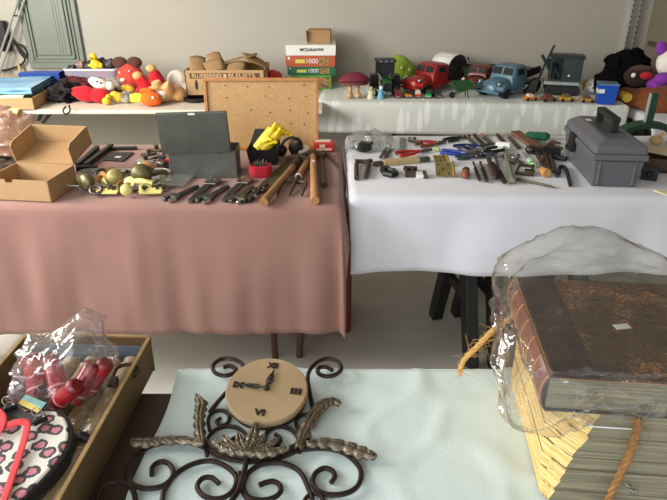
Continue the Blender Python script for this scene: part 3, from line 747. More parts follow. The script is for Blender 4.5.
for x in (-.08, .08):
    for q in (-1, 1):
        mb = MB(); wheel(mb, (x, q*.045, .028), .028, .02, 'y'); mb.build('wheel', tyre, t, smooth=True)
# blue pickup
blp = mat('toy_blue_paint', (82, 116, 134), .32, var=.08)
p = onr(505, 98); t = thing('toy_truck', 'steel blue toy flatbed truck facing left front', 'toy truck', (p.x+.0, p.y+.10, ZR), radians(-138)); t.scale = (1.42, 1.42, 1.18)
truck_front(t, blp)
mb = MB(); mb.bb(-.235, -.09, -.03, .03, .035, .05); mb.build('chassis', blackm, t, bevel=.003); rear_axle(t, -.185, .034)
mb = MB(); mb.box((-.165, 0, .092), (.15, .115, .010), TM((0, 0, 0), (0, .10, 0))); mb.build('flatbed', mat('bed_grey', (84, 84, 78), .5), t, bevel=.002)
mb = MB(); mb.bb(-.225, -.09, .052, .058, .075, .115, TM((0, 0, 0), (0, .10, 0))); mb.build('bed_side', blackm, t)
mb = MB(); mb.bb(-.04, -.02, -.075, -.066, .128, .148); mb.build('mirror', blackm, t)
# excavator
dkt = mat('toy_dark_teal', (40, 54, 54), .4, .1, var=.15)
p = onr(566, 97); t = thing('toy_excavator', 'dark teal toy steam shovel with a raised boom', 'toy excavator', (p.x, p.y+.12, ZR), radians(-14))
for q in (-1, 1):
    mb = MB(); pts = [(-.075+.03*cos(a), .03+.03*sin(a)) for a in [pi/2+pi*i/8 for i in range(9)]]+[(.085+.03*cos(a), .03+.03*sin(a)) for a in [-pi/2+pi*i/8 for i in range(9)]]
    mb.prism(pts, -.018, .018, Matrix.Translation((0, q*.06, 0)) @ Matrix.Rotation(pi/2, 4, 'X')); mb.build('track', blackm, t, bevel=.004)
mb = MB(); mb.bb(-.09, .10, -.05, .05, .025, .055); mb.build('undercarriage', dkt, t, bevel=.003)
mb = MB(); mb.bb(-.115, .10, -.075, .075, .064, .085); mb.build('deck', mat('deck_light', (150, 156, 152), .35), t, bevel=.003)
for a in ((-.01, .105, -.07, -.066, .085, .232), (-.085, .105, .066, .07, .085, .225), (.101, .105, -.07, .07, .085, .232)):
    mb = MB(); mb.bb(*a); mb.build('cab_wall', dkt, t)
mb = MB(); mb.bb(-.005, .0, -.07, .07, .085, .16); mb.build('cab_bulkhead', dkt, t)
for x in (-.085, -.01):
    mb = MB(); mb.bb(x-.004, x+.004, -.071, -.064, .085, .235); mb.build('cab_post', dkt, t)
mb = MB(); mb.loft([[(x, -.082, z), (x, .082, z), (x, .082, z+.005), (x, .05, z+.017), (x, -.05, z+.017), (x, -.082, z+.005)] for x, z in ((-.095, .232), (.115, .228))]); mb.build('roof', dkt, t, bevel=.002)
mb = MB(); mb.tube([(-.06, -.05, .10), (-.10, -.05, .17), (-.150, -.05, .245)], [.011, .013, .010], 6); mb.tube([(-.02, -.05, .12), (-.11, -.05, .215)], .014, 4); mb.build('boom', dkt, t)
mb = MB(); mb.tube([(-.155, -.05, .06), (-.125, -.05, .18), (-.082, -.05, .305)], .007, 6); mb.build('dipper_arm', blackm, t)
mb = MB(); mb.loft([[(-.145, -.08, .10), (-.145, -.02, .10), (-.185, -.02, .095), (-.185, -.08, .095)], [(-.155, -.09, .03), (-.155, -.01, .03), (-.215, -.01, .03), (-.215, -.09, .03)], [(-.17, -.09, .005), (-.17, -.01, .005), (-.235, -.01, .004), (-.235, -.09, .004)]]); mb.build('bucket', blackm, t, bevel=.003)
mb = MB(); mb.lathe([(0, 0), (.016, 0), (.016, .10), (0, .10)], TM((-.05, .0, .09))); mb.build('engine', blackm, t, smooth=True)
mb = MB(); mb.ball((.03, -.0725, .125), (.007, .004, .007)); mb.build('rivet', white, t, smooth=True)
# small cars at the front edge
def small_car(lab, px, py, c, c2, L=.07, rz=0.0, dy=.02, van=False, nm='toy_car'):
    p = onr(px, py); t = thing(nm, lab, 'toy car', (p.x, p.y+dy, ZR), rz, 'small toy cars along the table edge')
    m = mat('car_%d_%d_%d' % c, c, .3, var=.08); m2 = mat('car_%d_%d_%d' % c2, c2, .3, var=.08)
    w = L*.24; k = L/.07
    mb = MB(); mb.loft([[(x*k, -w, .007*k), (x*k, -w, z*k*.8), (x*k, -w*.8, z*k), (x*k, w*.8, z*k), (x*k, w, z*k*.8), (x*k, w, .007*k)] for x, z in ((-.035, .016), (-.03, .021), (.0, .022), (.025, .020), (.035, .014))]); mb.build('body', m, t, smooth=True, bevel=.001)
    mb = MB(); zt = .040 if van else .034
    mb.loft([[(-.022*k, -w*.9, .020*k), (.016*k, -w*.9, .020*k), (.016*k, w*.9, .020*k), (-.022*k, w*.9, .020*k)], [(-.016*k, -w*.72, zt*k), (.006*k, -w*.72, zt*k), (.006*k, w*.72, zt*k), (-.016*k, w*.72, zt*k)]]); mb.build('cabin', m2, t, bevel=.001)
    for x in (-.021, .021):
        for q in (-1, 1):
            mb = MB(); wheel(mb, (x*k, q*w*.95, .008*k), .008*k, .006*k, 'y'); mb.build('wheel', tyre, t, smooth=True)
    mb = MB(); mb.bb(.033*k, .0365*k, -w*.8, w*.8, .008*k, .012*k); mb.build('bumper', chrome, t)
    return t
F = -pi/2
small_car('tiny dark red toy car in front of the red truck, leftmost of the row', 398, 98, (140, 34, 34), (110, 40, 40), .085, F, van=True)
small_car('tiny orange and black toy car second in the row before the red truck', 408, 98, (206, 132, 40), (50, 40, 36), .085, F+.1, van=True)
small_car('tiny orange red toy car third in the row before the red truck', 418, 98, (190, 60, 36), (200, 190, 170), .08, F, van=True)
small_car('tiny bright green toy car in front of the red truck', 429, 98, (46, 170, 74), (30, 60, 40), .085, F-.2, van=True)
small_car('tiny charcoal toy car at the right end of the row before the red truck', 438, 98, (70, 68, 70), (46, 46, 50), .085, F+.15, van=True)
small_car('small orange and cream toy car in front of the blue truck', 531, 101, (206, 120, 40), (226, 200, 170), .085, .2)
small_car('small brown toy car in front of the steam shovel bucket', 549, 102, (122, 70, 48), (104, 60, 46), .095, .1)
small_car('small mustard yellow toy car below the steam shovel', 567, 102, (196, 150, 52), (120, 90, 50), .095, .0)
small_car('small tan and brown toy car left of the blue cup', 588, 103, (176, 130, 66), (96, 66, 46), .09, -.1)
p = onr(573, 96); t = thing('toy_motorcycle', 'tiny blue and white toy motorcycle with rider by the steam shovel', 'toy', (p.x, p.y+.03, ZR), .3)
for x in (-.03, .032):
    mb = MB(); wheel(mb, (x, 0, .016), .016, .008, 'y'); mb.build('wheel', tyre, t, smooth=True)
mb = MB(); mb.tube([(-.03, 0, .018), (0, 0, .03), (.032, 0, .018)], .007, 6); mb.build('frame', white, t, smooth=True)
mb = MB(); mb.tube([(-.01, 0, .03), (-.005, 0, .055), (.01, 0, .062)], [.012, .012, .009], 8); mb.ball((.006, 0, .072), .011); mb.build('rider', mat('rider_blue', (60, 84, 140), .5), t, smooth=True, remesh=.003)
# wheelbarrow
p = onr(462, 99); t = thing('toy_wheelbarrow', 'green toy wheelbarrow at the table edge', 'toy wheelbarrow', (p.x-.005, p.y+.03, ZR), .12)
wg = mat('barrow_green', (32, 84, 42), .4, var=.1)
mb = MB(); mb.loft([[(-.03, -.025, .045), (.04, -.025, .055), (.04, .025, .055), (-.03, .025, .045)], [(-.065, -.048, .098), (.072, -.048, .103), (.072, .048, .103), (-.065, .048, .098)]], cap=False); mb.add([(-.03, -.025, .045), (.04, -.025, .055), (.04, .025, .055), (-.03, .025, .045)], [(0, 1, 2, 3)])
mb.build('tray', wg, t, solid=.003)
mb = MB(); wheel(mb, (-.055, 0, .020), .020, .014, 'y'); mb.build('wheel', tyre, t, smooth=True)
for q in (-1, 1):
    mb = MB(); mb.tube([(-.055, q*.012, .02), (.02, q*.025, .052), (.11, q*.035, .085)], .004, 6); mb.build('handle', wg, t, smooth=True)
    mb = MB(); mb.tube([(.03, q*.026, .055), (.045, q*.028, .0)], .004, 6); mb.build('leg', wg, t, smooth=True)
# ball, blue cup, yellow tube, yellow block
p = onr(595, 95); t = thing('toy_ball', 'white ball with dark dots beside the blue cup', 'ball', (p.x, p.y+.06, ZR))
mb = MB(); mb.ball((0, 0, .046), .046, 20, 14); mb.build('body', white, t, smooth=True)
for a, e in ((-1.2, .3), (-1.7, .5), (-1.9, -.1), (-1.3, -.3), (-.8, .2), (-2.3, .3)):
    mb = MB(); mb.ball((.0455*cos(a)*cos(e), .0455*sin(a)*cos(e), .046+.0455*sin(e)), (.006, .006, .006), 8, 6)
    mb.build('dot', mat('dot_olive', (84, 96, 60), .6), t, smooth=True)
p = onr(608, 105); t = thing('square_cup', 'blue square plastic cup with a white patch at the table corner', 'cup', (p.x, p.y+.055, ZR), -.25)
bl = mat('cup_blue', (24, 76, 176), .35, var=.05)
def sq(a, z): return [(-a, -a, z), (a, -a, z), (a, a, z), (-a, a, z)]
mb = MB(); mb.loft([sq(.046, 0), sq(.056, .118)], cap=False); mb.add(sq(.046, 0.002), [(0, 1, 2, 3)]); mb.build('body', bl, t, solid=.004)
mb = MB(); mb.add(sq(.058, .119), [(0, 1, 2, 3)]); mb.build('lid', mat('lid_grey', (112, 132, 150), .35), t, solid=.006)
mb = MB(); mb.bb(-.0605, -.0585, -.05, .02, .065, .09, TM((.003, 0, 0), (0, 0, 0))); mb.build('patch', white, t)
mb = MB(); mb.bb(-.054, -.02, -.0575, -.0555, .068, .092); mb.build('patch', white, t)
a = onr(620, 100); b = onr(631, 107); d = (b-a)
t = thing('foam_tube', 'short yellow tube lying beside the blue cup', 'tube', (a.x+.02, a.y+.03, ZR), atan2(d.y, d.x))
ym = mat('tube_yellow', (226, 192, 64), .5, var=.05)
mb = MB(); mb.cyl((-.03, 0, .028), (.10, 0, .028), .028, n=18); mb.build('body', ym, t, smooth=True)
mb = MB(); mb.tube([(.096+.004*0, .022*cos(k*pi/9), .028+.022*sin(k*pi/9)) for k in range(18)], .004, 6, closed=True); mb.build('end_ring', mat('tube_ring', (206, 164, 44), .5), t, smooth=True)
p = onr(588, 90); mb = MB(); mb.ball((0, 0, .045), (.045, .03, .022)); mb.ball((.03, 0, .055), (.025, .02, .02)); mb.tube([(-.03, 0, .04), (-.03, 0, 0)], .008); mb.tube([(.03, 0, .04), (.03, 0, 0)], .008)
one('toy_animal', mb, mat('mustard', (186, 150, 54), .6), 'mustard yellow toy animal behind the white dotted ball', 'toy', (p.x, 4.12, ZR), smooth=True, remesh=.006)

# black haired plush and purple white plush in the right corner
blk = mat('blackfur', (9, 8, 8), .95, var=.2, scale=60, bump=.4, bscale=90, spec=.1)
t = thing('plush_ape', 'large black haired plush with a brown face and red nose', 'plush toy', (1.87, 3.90, ZR-.02), .1)
pp = [('b', (.03, .08, .15), (.15, .13, .15)), ('b', (-.08, .04, .09), (.11, .12, .10)), ('b', (.04, .10, .06), (.18, .15, .08))]
for i in range(60):
    a = rr.uniform(-.3, pi+.3); x = .03+.15*cos(a)*rr.uniform(.7, 1); z = .15+.145*sin(a)*rr.uniform(.8, 1.04)
    pp.append(('b', (x-.03*(1-sin(a)), .05+rr.uniform(-.05, .08), z), (.02, .025, .02)))
blobs(pp, blk, 'fur', t, .008)
blobs([('b', (.03, -.055, .155), (.098, .045, .07))], fab('darkbrown', (46, 28, 22)), 'face', t, .006)
blobs([('b', (.055, -.10, .165), (.045, .028, .024), (0, .1, 0))], fab('noser', (184, 26, 34)), 'nose', t, .005)
blobs([('b', (-.03, -.10, .17), (.016, .01, .016))], whf, 'eye', t, .004)
blobs([('b', (.03, -.08, .205), (.08, .02, .018))], fab('brow', (84, 58, 44)), 'brow', t, .005)
bf = fab('ginger', (122, 66, 32))
for k, pts in enumerate(([(-.06, -.05, .05), (.0, -.17, .055), (.10, -.22, .065), (.20, -.20, .075)], [(.0, -.10, .02), (.02, -.24, .02), (.14, -.30, .03), (.24, -.30, .05)])):
    mb = MB(); mb.tube(smooth_path(pts), [.045]*6+[.055]*6+[.06]*7, 10); mb.ball(pts[0], .05); mb.ball(pts[-1], .06)
    for q in range(4): mb.tube([Vector(pts[0])+Vector((-.01, .02-.02*q, .0)), Vector(pts[0])+Vector((-.06, .0-.02*q, -.02)), Vector(pts[0])+Vector((-.075, -.01-.02*q, -.045))], [.018, .016, .012], 8)
    mb.build('arm', bf, t, smooth=True, remesh=.008)
t = thing('plush_mascot', 'purple and white plush at the right edge of the picture', 'plush toy', (2.035, 3.78, ZR+.02), 0)
pu = fab('purple', (134, 52, 160))
blobs([('b', (0.02, 0, .21), (.09, .07, .09)), ('b', (.03, .0, .10), (.06, .06, .07))], whf, 'head', t, .007)
blobs([('b', (-.05, .01, .285), (.035, .03, .05), (0, -.5, 0))], pu, 'ear', t, .006)
blobs([('b', (.08, .01, .285), (.035, .03, .05), (0, .5, 0))], pu, 'ear', t, .006)
blobs([('b', (0.02, .02, .07), (.11, .08, .07)), ('b', (-.035, -.05, .12), (.05, .04, .04))], pu, 'body', t, .007)
blobs([('b', (.0, -.062, .20), (.03, .02, .035))], pu, 'eye_patch', t, .005)
# hanging green towel and cone at the top right
mb = MB()
def tow(u, v): return (0.0+.02*noise.noise(Vector((u*5, v*3, 4)))*v-.004*v, (u-.5)*.42, -.32*v)
mb.grid(tow, 24, 14)
one('hanging_towel', mb, fab('olive', (120, 118, 78)), 'olive green towel hanging on the right wall at the top corner', 'towel', (2.185, 3.78, 1.62), smooth='s', solid=.01)
t = thing('trestle', 'grey wooden A shaped trestle end leaning on the right wall', 'trestle', (2.17, 3.98, 0))
mb = MB(); mb.tube([(0, .0, 1.16), (-.01, .10, .70)], .012, 4); mb.tube([(0, .0, 1.16), (-.01, -.08, .70)], .012, 4); mb.tube([(-.01, .10, .70), (-.01, .16, 0)], .012, 4); mb.tube([(-.01, -.08, .70), (-.01, -.14, 0)], .012, 4)
mb.build('frame', mat('weathered_wood', (120, 112, 98), .8, var=.15), t)
mb = MB(); mb.bb(-.02, -.008, -.45, .42, 1.0, 1.03); one('shelf_rail', mb, mat('rail_brown', (84, 70, 54), .7), 'thin brown rail fixed along the right wall', 'rail', (2.20, 3.95, 0.0))
# ================================================================ pink table: boxes, tin, fittings, wrenches
ZP = .7465
# open mailer carton
t = thing('mailer_box', 'open tan cardboard mailer box with its lid folded back, left end of the pink table', 'box', (-1.135, 2.15, ZP), radians(-7))
w, d, h = .118, .095, .082
mb = MB(); mb.bb(-w, w, -d, d, 0, .004); mb.build('base', card_in, t)
mb = MB(); mb.prism([(-w, 0), (w, 0), (w, h), (-.012, h), (-.018, h-.012), (-.040, h-.012), (-.046, h), (-w, h)], -.004, 0, TM((0, -d, 0), (pi/2, 0, 0))); mb.build('front_panel', card, t)
for q in (-1, 1):
    mb = MB(); mb.bb(q*w-.002, q*w+.002, -d, d, 0, h); mb.build('side_panel', card, t)
mb = MB(); mb.bb(-w, w, d-.004, d, 0, h); mb.build('rear_panel', card, t)
L = bpy.data.objects.new('lid', None)
lidM = TM((0, d, h), (radians(14), 0, 0))
mb = MB(); mb.bb(-w, w, 0, .17, 0, .004, lidM); lid = mb.build('lid', card_in, t)
bpy.data.objects.remove(L)
for q in (-1, 1):
    mb = MB(); mb.prism([(0.002, 0), (.17, 0), (.165, .078), (.02, .082), (.002, .07)], -.002, .002, lidM @ TM((q*w, 0, 0), (pi/2, 0, pi/2))); mb.build('lid_side', card, lid)
mb = MB(); mb.bb(-w, w, .166, .17, 0, .075, lidM); mb.build('lid_end', card, lid)
# crumpled pink bag at the left edge
def crumple(name, c, r, m, label, cat, zmin, seed=0, amp=.25, sq=.6, nu=64, nv=36, rz=0, extra=None, freq=2.2):
    mb = crumple_mb(c, r, zmin, seed, amp, sq, nu, nv, extra, freq)
    return one(name, mb, m, label, cat, c, rz, smooth='s')
pinkbag = film('pink_film', (242, 220, 204), .6, .16, 26, .45)
crumple('plastic_bag', (-1.50, 2.62, ZP+.085), (.14, .18, .10), pinkbag, 'crumpled pinkish plastic bag behind the mailer box at the left edge', 'bag', ZP+.001, 2, .42, freq=2.6, nu=96, nv=60)
mb = MB(); mb.tube(smooth_path([(-.03, -.02, .0), (.0, .0, .015), (.02, .03, .02), (.05, .03, .012)]), [.016, .010, .016, .022], 8)
one('bag_knot', mb, mat('bag_cream', (214, 182, 120), .5), 'twisted cream paper scrap on top of the crumpled bag', 'paper', (-1.45, 2.64, ZP+.165), smooth=True)
mb = MB(); mb.bb(-.06, .06, -.04, .04, 0, .055); mb.tube([(-.05, -.03, .055), (0, .0, .075), (.05, .03, .055)], .008, 6)
one('metal_part', mb, steel, 'dark metal part beside the mailer box at the left frame edge', 'part', (-1.37, 2.36, ZP), .4, bevel=.008)

# tin with its lid standing up
tinm = mat('grey_tin', (78, 79, 72), .42, .35, var=.18, scale=10, bump=.08, col2=(94, 95, 88))
t = thing('tin_box', 'grey metal tin box with its lid standing open', 'tin', (-.524, 2.375, ZP), .02)
w, d, h = .132, .062, .112
mb = MB(); mb.loft([ringrect(w*.985, d*.97, 0), ringrect(w, d, .004), ringrect(w, d, h)], cap=False) if False else None
def rr4(a, b, z): return [(-a, -b, z), (a, -b, z), (a, b, z), (-a, b, z)]
mb.loft([rr4(w, d, 0), rr4(w, d, h)], cap=False); mb.add(rr4(w, d, .001), [(0, 1, 2, 3)]); mb.build('body', tinm, t, solid=.003, bevel=.002)
mb = MB(); LM = TM((-.018, -d-.004, h-.006), (radians(7), radians(-1.5), 0))
mb.bb(-w-.006, w+.002, -.004, .0, 0, .165, LM); mb.bb(-w-.006, -w-.002, -.0, .016, 0, .165, LM); mb.bb(w-.002, w+.002, 0, .016, 0, .165, LM); mb.bb(-w-.006, w+.002, 0, .016, .161, .165, LM); lid = mb.build('lid', tinm, t, bevel=.003)
mb = MB(); mb.bb(-.012, .014, -.0052, -.0038, .158, .166, LM); mb.build('sticker', white, lid)
for q in (-.07, .07):
    mb = MB(); mb.cyl((q-.015, -d-.002, h-.004), (q+.015, -d-.002, h-.004), .004, n=8); mb.build('hinge', steel, t)
# pegboard with a wooden frame
pg = bpy.data.materials.new('pegboard'); pg.use_nodes = True
nt = pg.node_tree; N = nt.nodes; Lk = nt.links; b_ = N['Principled BSDF']; tc = N.new('ShaderNodeTexCoord'); nz = N.new('ShaderNodeTexNoise'); nz.inputs['Scale'].default_value = 90; nz.inputs['Detail'].default_value = 6
rp = N.new('ShaderNodeValToRGB'); rp.color_ramp.elements[0].color = rgb(176, 138, 90); rp.color_ramp.elements[1].color = rgb(188, 150, 100); rp.color_ramp.elements[0].position = .35; rp.color_ramp.elements[1].position = .65
Lk.new(tc.outputs['Object'], nz.inputs['Vector']); Lk.new(nz.outputs['Fac'], rp.inputs['Fac']); Lk.new(rp.outputs['Color'], b_.inputs['Base Color']); b_.inputs['Roughness'].default_value = .8
t = thing('pegboard', 'tan cork pin board in a wooden frame standing at the back of the pink table', 'board', (-.327, 2.71, ZP), .0, rot=(radians(-7), 0, 0))
w, h = .258, .322
mb = MB(); mb.bb(-w+.01, w-.01, .004, .010, .01, h-.01); mb.build('board', pg, t)
for n, a in (('rail', (-w, w, 0, .015)), ('rail', (-w, w, h-.015, h)), ('stile', (-w, -w+.015, .015, h-.015)), ('stile', (w-.015, w, .015, h-.015))):
    mb = MB(); mb.bb(a[0], a[1], -.004, .014, a[2], a[3]); mb.build('frame_'+n, mat('frame_wood', (176, 118, 62), .5, var=.15, scale=30), t, bevel=.002)
rr = random.Random(4)
for i, z in enumerate((.115, .175, .235, .29)):
    for j, x in enumerate((-.16, -.06, .03, .125, .20)):
        if rr.random() < .2: continue
        mb = MB(); mb.ball((x+rr.uniform(-.012, .012), .003, z+rr.uniform(-.008, .008)), (.0032, .0022, .0032), 6, 5); mb.build('pin', black, t)
# black tray with yellow gloves
t = thing('metal_tray', 'black open tray holding the yellow gloves, in front of the pin board', 'tray', (-.302, 2.53, ZP), -.03)
w, d, h = .066, .055, .068
def trap(a, b, z): return [(-a, -b, z), (a, -b, z), (a, b, z), (-a, b, z)]
mb = MB(); mb.loft([trap(w*.85, d*.8, 0), trap(w, d, h)], cap=False); mb.add(trap(w*.85, d*.8, .001), [(0, 1, 2, 3)]); mb.build('body', black, t, solid=.003)
mb = MB(); mb.add([(-w, d, h), (w, d, h), (w*.75, d+.03, h+.055), (-w*.72, d+.03, h+.055)], [(0, 1, 2, 3)]); mb.build('lid', black, t, solid=.003)
gy = mat('glove_yellow', (236, 206, 40), .4, var=.06, scale=30, bump=.1)
for k, (off, s) in enumerate(((0, 1), (.02, .85))):
    pp = [('t', [(-.028+off, .0, .02), (.01+off, .012, .065*s), (.04+off, .02, .105*s)], [.026, .027, .022])]
    for j in range(4):
        pp.append(('t', [(.035+off, .005+.010*j, .095*s), (.052+off+.010*j, -.002+.009*j, .128*s-.008*j), (.060+off+.014*j, -.006+.010*j, .138*s-.014*j)], [.0095, .0085, .007]))
    pp.append(('t', [(.01+off, -.01, .06*s), (.030+off, -.028, .075*s), (.045+off, -.034, .070*s)], [.012, .010, .008]))
    g = blobs(pp, gy, 'rubber_glove', None, .004); g.location = (-.302, 2.53, ZP+.035); g.rotation_euler.z = -.03
    tag(g, ('taller bright yellow rubber glove sticking up out of the black tray', 'shorter yellow rubber glove at the right side of the black tray')[k], 'glove', 'yellow rubber gloves')
# black spool / headset
t = thing('earmuffs', 'black ear muffs standing between the yellow gloves and the tape roll', 'earmuffs', (-.195, 2.60, ZP), .1)
mb = MB(); mb.ball((.028, 0, .045), (.033, .022, .045)); mb.build('ear_cup', blackm, t, smooth=True)
mb = MB(); mb.ball((-.038, 0.01, .028), (.026, .022, .028)); mb.build('ear_cup', blackm, t, smooth=True)
mb = MB(); mb.tube(smooth_path([(-.04, .01, .04), (-.02, .02, .070), (.02, .02, .082), (.03, 0, .06)]), .006, 6); mb.build('headband', black, t, smooth=True)
mb = MB(); mb.ball((.026, -.020, .072), (.012, .003, .007)); mb.build('badge', wood, t, smooth=True)
# tape roll and red package
t = thing('tape_roll', 'white roll of tape at the right foot of the pin board', 'tape', (at(303, 150, ZP).x, 2.62, ZP+.006), .0)
t.rotation_euler = (radians(8), 0, 0)
mb = MB(); mb.lathe([(.022, .0), (.034, 0), (.034, .032), (.022, .032)], n=28); o = mb.build('tape', mat('tape_white', (208, 204, 186), .5), t, smooth=True)
mb = MB(); mb.lathe([(.019, .001), (.0222, .001), (.0222, .031), (.019, .031)], n=28); mb.build('core', card, t, smooth=True)
t = thing('package', 'red and cream wrapped package at the right back corner of the pink table', 'package', (-.045, 2.70, ZP), .03)
mb = MB(); mb.bb(-.048, .048, -.03, .03, 0, .045); mb.build('wrapper', mat('pack_red', (190, 44, 34), .4, var=.1), t, bevel=.008)
mb = MB(); mb.bb(-.035, .035, -.0315, -.0295, .008, .018); mb.bb(-.02, .005, -.0315, -.0295, .022, .036); mb.build('print', mat('pack_cream', (226, 200, 176), .5), t)
mb = MB(); mb.bb(-.04, .03, -.02, .02, .0445, .0462); mb.build('print', mat('pack_cream', (226, 200, 176), .5), t)
# red pouch of small tools
t = thing('pouch', 'small red pouch with metal tips inside, in front of the black tray', 'pouch', (at(260, 178, ZP).x, at(260, 178, ZP).y+.03, ZP), .15)
mb = MB(); mb.loft([ringrect(.042, .030, 0), ringrect(.048, .036, .02), ringrect(.046, .034, .045), ringrect(.040, .028, .048), ringrect(.036, .024, .035)], cap=False); mb.add(ringrect(.042, .030, .001), [tuple(range(28))]); mb.build('body', fab('pouchred', (172, 24, 40)), t, smooth=True)
for i in range(5):
    mb = MB(); x = -.025+.011*i; mb.tube([(x, .0, .02), (x+.004, -.004, .055+.006*(i % 2)), (x+.008, .0, .064+.006*(i % 2))], [.005, .005, .002], 6); mb.build('metal_tip', steel, t, smooth=True)
# ---- wrenches
def adj_wrench(label, a, b, rz=0, jaw=1.0, m=steel, h=ZP, nm='adjustable_wrench'):
    """head at a, handle tip at b"""
    p, ang, L = lay(a, b, h)
    t = thing(nm, label, 'wrench', p, ang, 'wrenches on the pink cloth')
    k = jaw
    mb = MB(); k = k*1.3; pts = [(.012, -.010*k), (L-.01, -.0075*k), (L, 0), (L-.01, .0075*k), (.012, .010*k)]
    mb.prism(pts, .002, .011); o = mb.build('handle', m, t, bevel=.0025)
    mb = MB(); mb.prism([(.03, -.007), (L-.03, -.0055), (L-.03, .0055), (.03, .007)], .0108, .0118); mb.build('groove', mat('groove', (50, 47, 44), .6, .4), o)
    mb = MB(); mb.prism([(.022*k, -.010*k), (.018*k, .020*k), (-.012*k, .026*k), (-.030*k, .016*k), (-.028*k, .006*k), (-.008*k, .008*k), (-.004*k, -.008*k), (.006*k, -.016*k)], .001, .014); mb.build('fixed_jaw', m, t, bevel=.003)
    mb = MB(); mb.prism([(.002*k, -.012*k), (-.006*k, -.002*k), (-.030*k, -.004*k), (-.034*k, -.012*k), (-.012*k, -.020*k)], .002, .013); mb.build('sliding_jaw', chrome, t, bevel=.0025)
    mb = MB(); mb.cyl((.004, -.006*k, .008), (.016, -.006*k, .008), .0055, n=10); mb.build('adjusting_screw', chrome, t, smooth=True)
    return t
adj_wrench('dark adjustable wrench leftmost in the row, jaw towards us', (174, 199), (199, 187), jaw=1.0)
adj_wrench('large bright adjustable wrench with its jaw up against the tin', (211, 184), (189, 204), jaw=1.15, m=mat('worn_chrome', (120, 116, 108), .3, .9, var=.25, scale=40))
adj_wrench('small adjustable wrench third in the row, jaw towards us', (207, 200), (229, 187), jaw=1.1)
adj_wrench('long adjustable wrench fourth in the row, jaw pointing away', (243, 183), (223, 203), jaw=1.15, m=mat('worn_chrome', (120, 116, 108), .3, .9, var=.25, scale=40))
adj_wrench('short dark adjustable wrench fifth in the row, jaw towards us', (239, 200), (253, 187), jaw=1.1)
def pipe_wrench(label, a, b):
    p, ang, L = lay(a, b, ZP); t = thing('pipe_wrench', label, 'wrench', p, ang, 'wrenches on the pink cloth')
    mb = MB(); mb.prism([(.02, -.008), (L, -.006), (L, .006), (.02, .008)], .002, .014); mb.build('handle', black, t, bevel=.003)
    mb = MB(); mb.prism([(.03, -.014), (.03, .014), (-.018, .018), (-.024, .004), (-.006, .002), (-.006, -.010)], .001, .018); mb.build('jaw', black, t, bevel=.004)
    mb = MB(); mb.cyl((.020, -.012, .010), (.034, -.012, .010), .008, n=12); mb.build('nut', chrome, t, smooth=True)
pipe_wrench('black headed pipe wrench lying against the saw and pick handle', (249, 202), (267, 186))
p, ang, L = lay((164, 191), (186, 180), ZP); t = thing('combination_wrench', 'thin chrome spanner beside the fittings tray', 'wrench', p, ang, 'wrenches on the pink cloth')
mb = MB(); mb.prism([(.01, -.004), (L-.008, -.004), (L-.008, .004), (.01, .004)], .002, .006); mb.build('shank', chrome, t, bevel=.001)
mb = MB(); mb.prism([(.014, -.006), (.010, .010), (-.010, .010), (-.014, .005), (-.002, .004), (-.002, -.004), (-.014, -.005), (-.010, -.011), (.008, -.010)], .001, .007); mb.build('open_jaw', chrome, t, bevel=.001)
mb = MB(); mb.tube([(L+.009*cos(k*pi/8), .009*sin(k*pi/8), .004) for k in range(16)], .0035, 6, closed=True); mb.build('ring', chrome, t, smooth=True)
# hand saw
p, ang, L = lay((262, 190), (294, 158), ZP); t = thing('hand_saw', 'old saw with a dark olive blade lying under the pick handle', 'saw', p, ang)
bl_ = mat('saw_blade', (86, 80, 62), .5, .5, var=.2, scale=12)
mb = MB(); pts = [(0, -.028), (0, .030), (L, .022), (L, -.006)]
teeth = []
for i in range(40): u = i/40; teeth += [(L*(1-u), -.006-.022*(u)), (L*(1-u)-.002, -.0095-.022*u)]
mb.prism([(0, .030), (L, .022)]+teeth+[(0, -.028)], .0005, .002); mb.build('blade', bl_, t)
mb = MB(); mb.prism([(.004, -.022), (.004, .022), (-.035, .030), (-.05, .012), (-.03, .004), (-.036, -.018), (-.02, -.028)], .0, .014); mb.build('handle', black, t, bevel=.004)
for q in (-.01, .01):
    mb = MB(); mb.cyl((-.01, q, .0135), (-.01, q, .0155), .004); mb.build('rivet', gold, t)
# pick with the thick round handle
a = at(265, 201, ZP+.018); b = at(299, 157, ZP+.03)
d = b-a; L = d.length; ang = atan2(d.y, d.x)
t = thing('pickaxe', 'pick with a long thick round wooden handle, its end towards us', 'pick', (a.x, a.y, ZP), ang)
mb = MB(); mb.tube([(-.016, 0, .0195), (0, 0, .0195), (L*.25, 0, .019), (L*.7, 0, .017), (L, 0, .020)], [.0165, .0168, .0145, .0145, .016], 16); hd = mb.build('handle', wood, t, smooth=True)
mb = MB(); mb.tube([(L-.11, 0, .0182), (L, 0, .021)], [.0175, .0185], 14); mb.build('grip', mat('grip_dark', (52, 38, 32), .6), hd, smooth=True)
mb = MB(); mb.loft([[(L+x-.012*f, y, .012+.006), (L+x+.012*f, y, .012+.006), (L+x+.012*f, y, .018+.022*f), (L+x-.012*f, y, .018+.022*f)] for x, y, f in ((-.012, -.055, .35), (-.006, -.035, .8), (0, -.015, 1.1), (0, .015, 1.1), (-.006, .035, .8), (-.015, .06, .4))]); mb.build('head', rusty, t, bevel=.003)
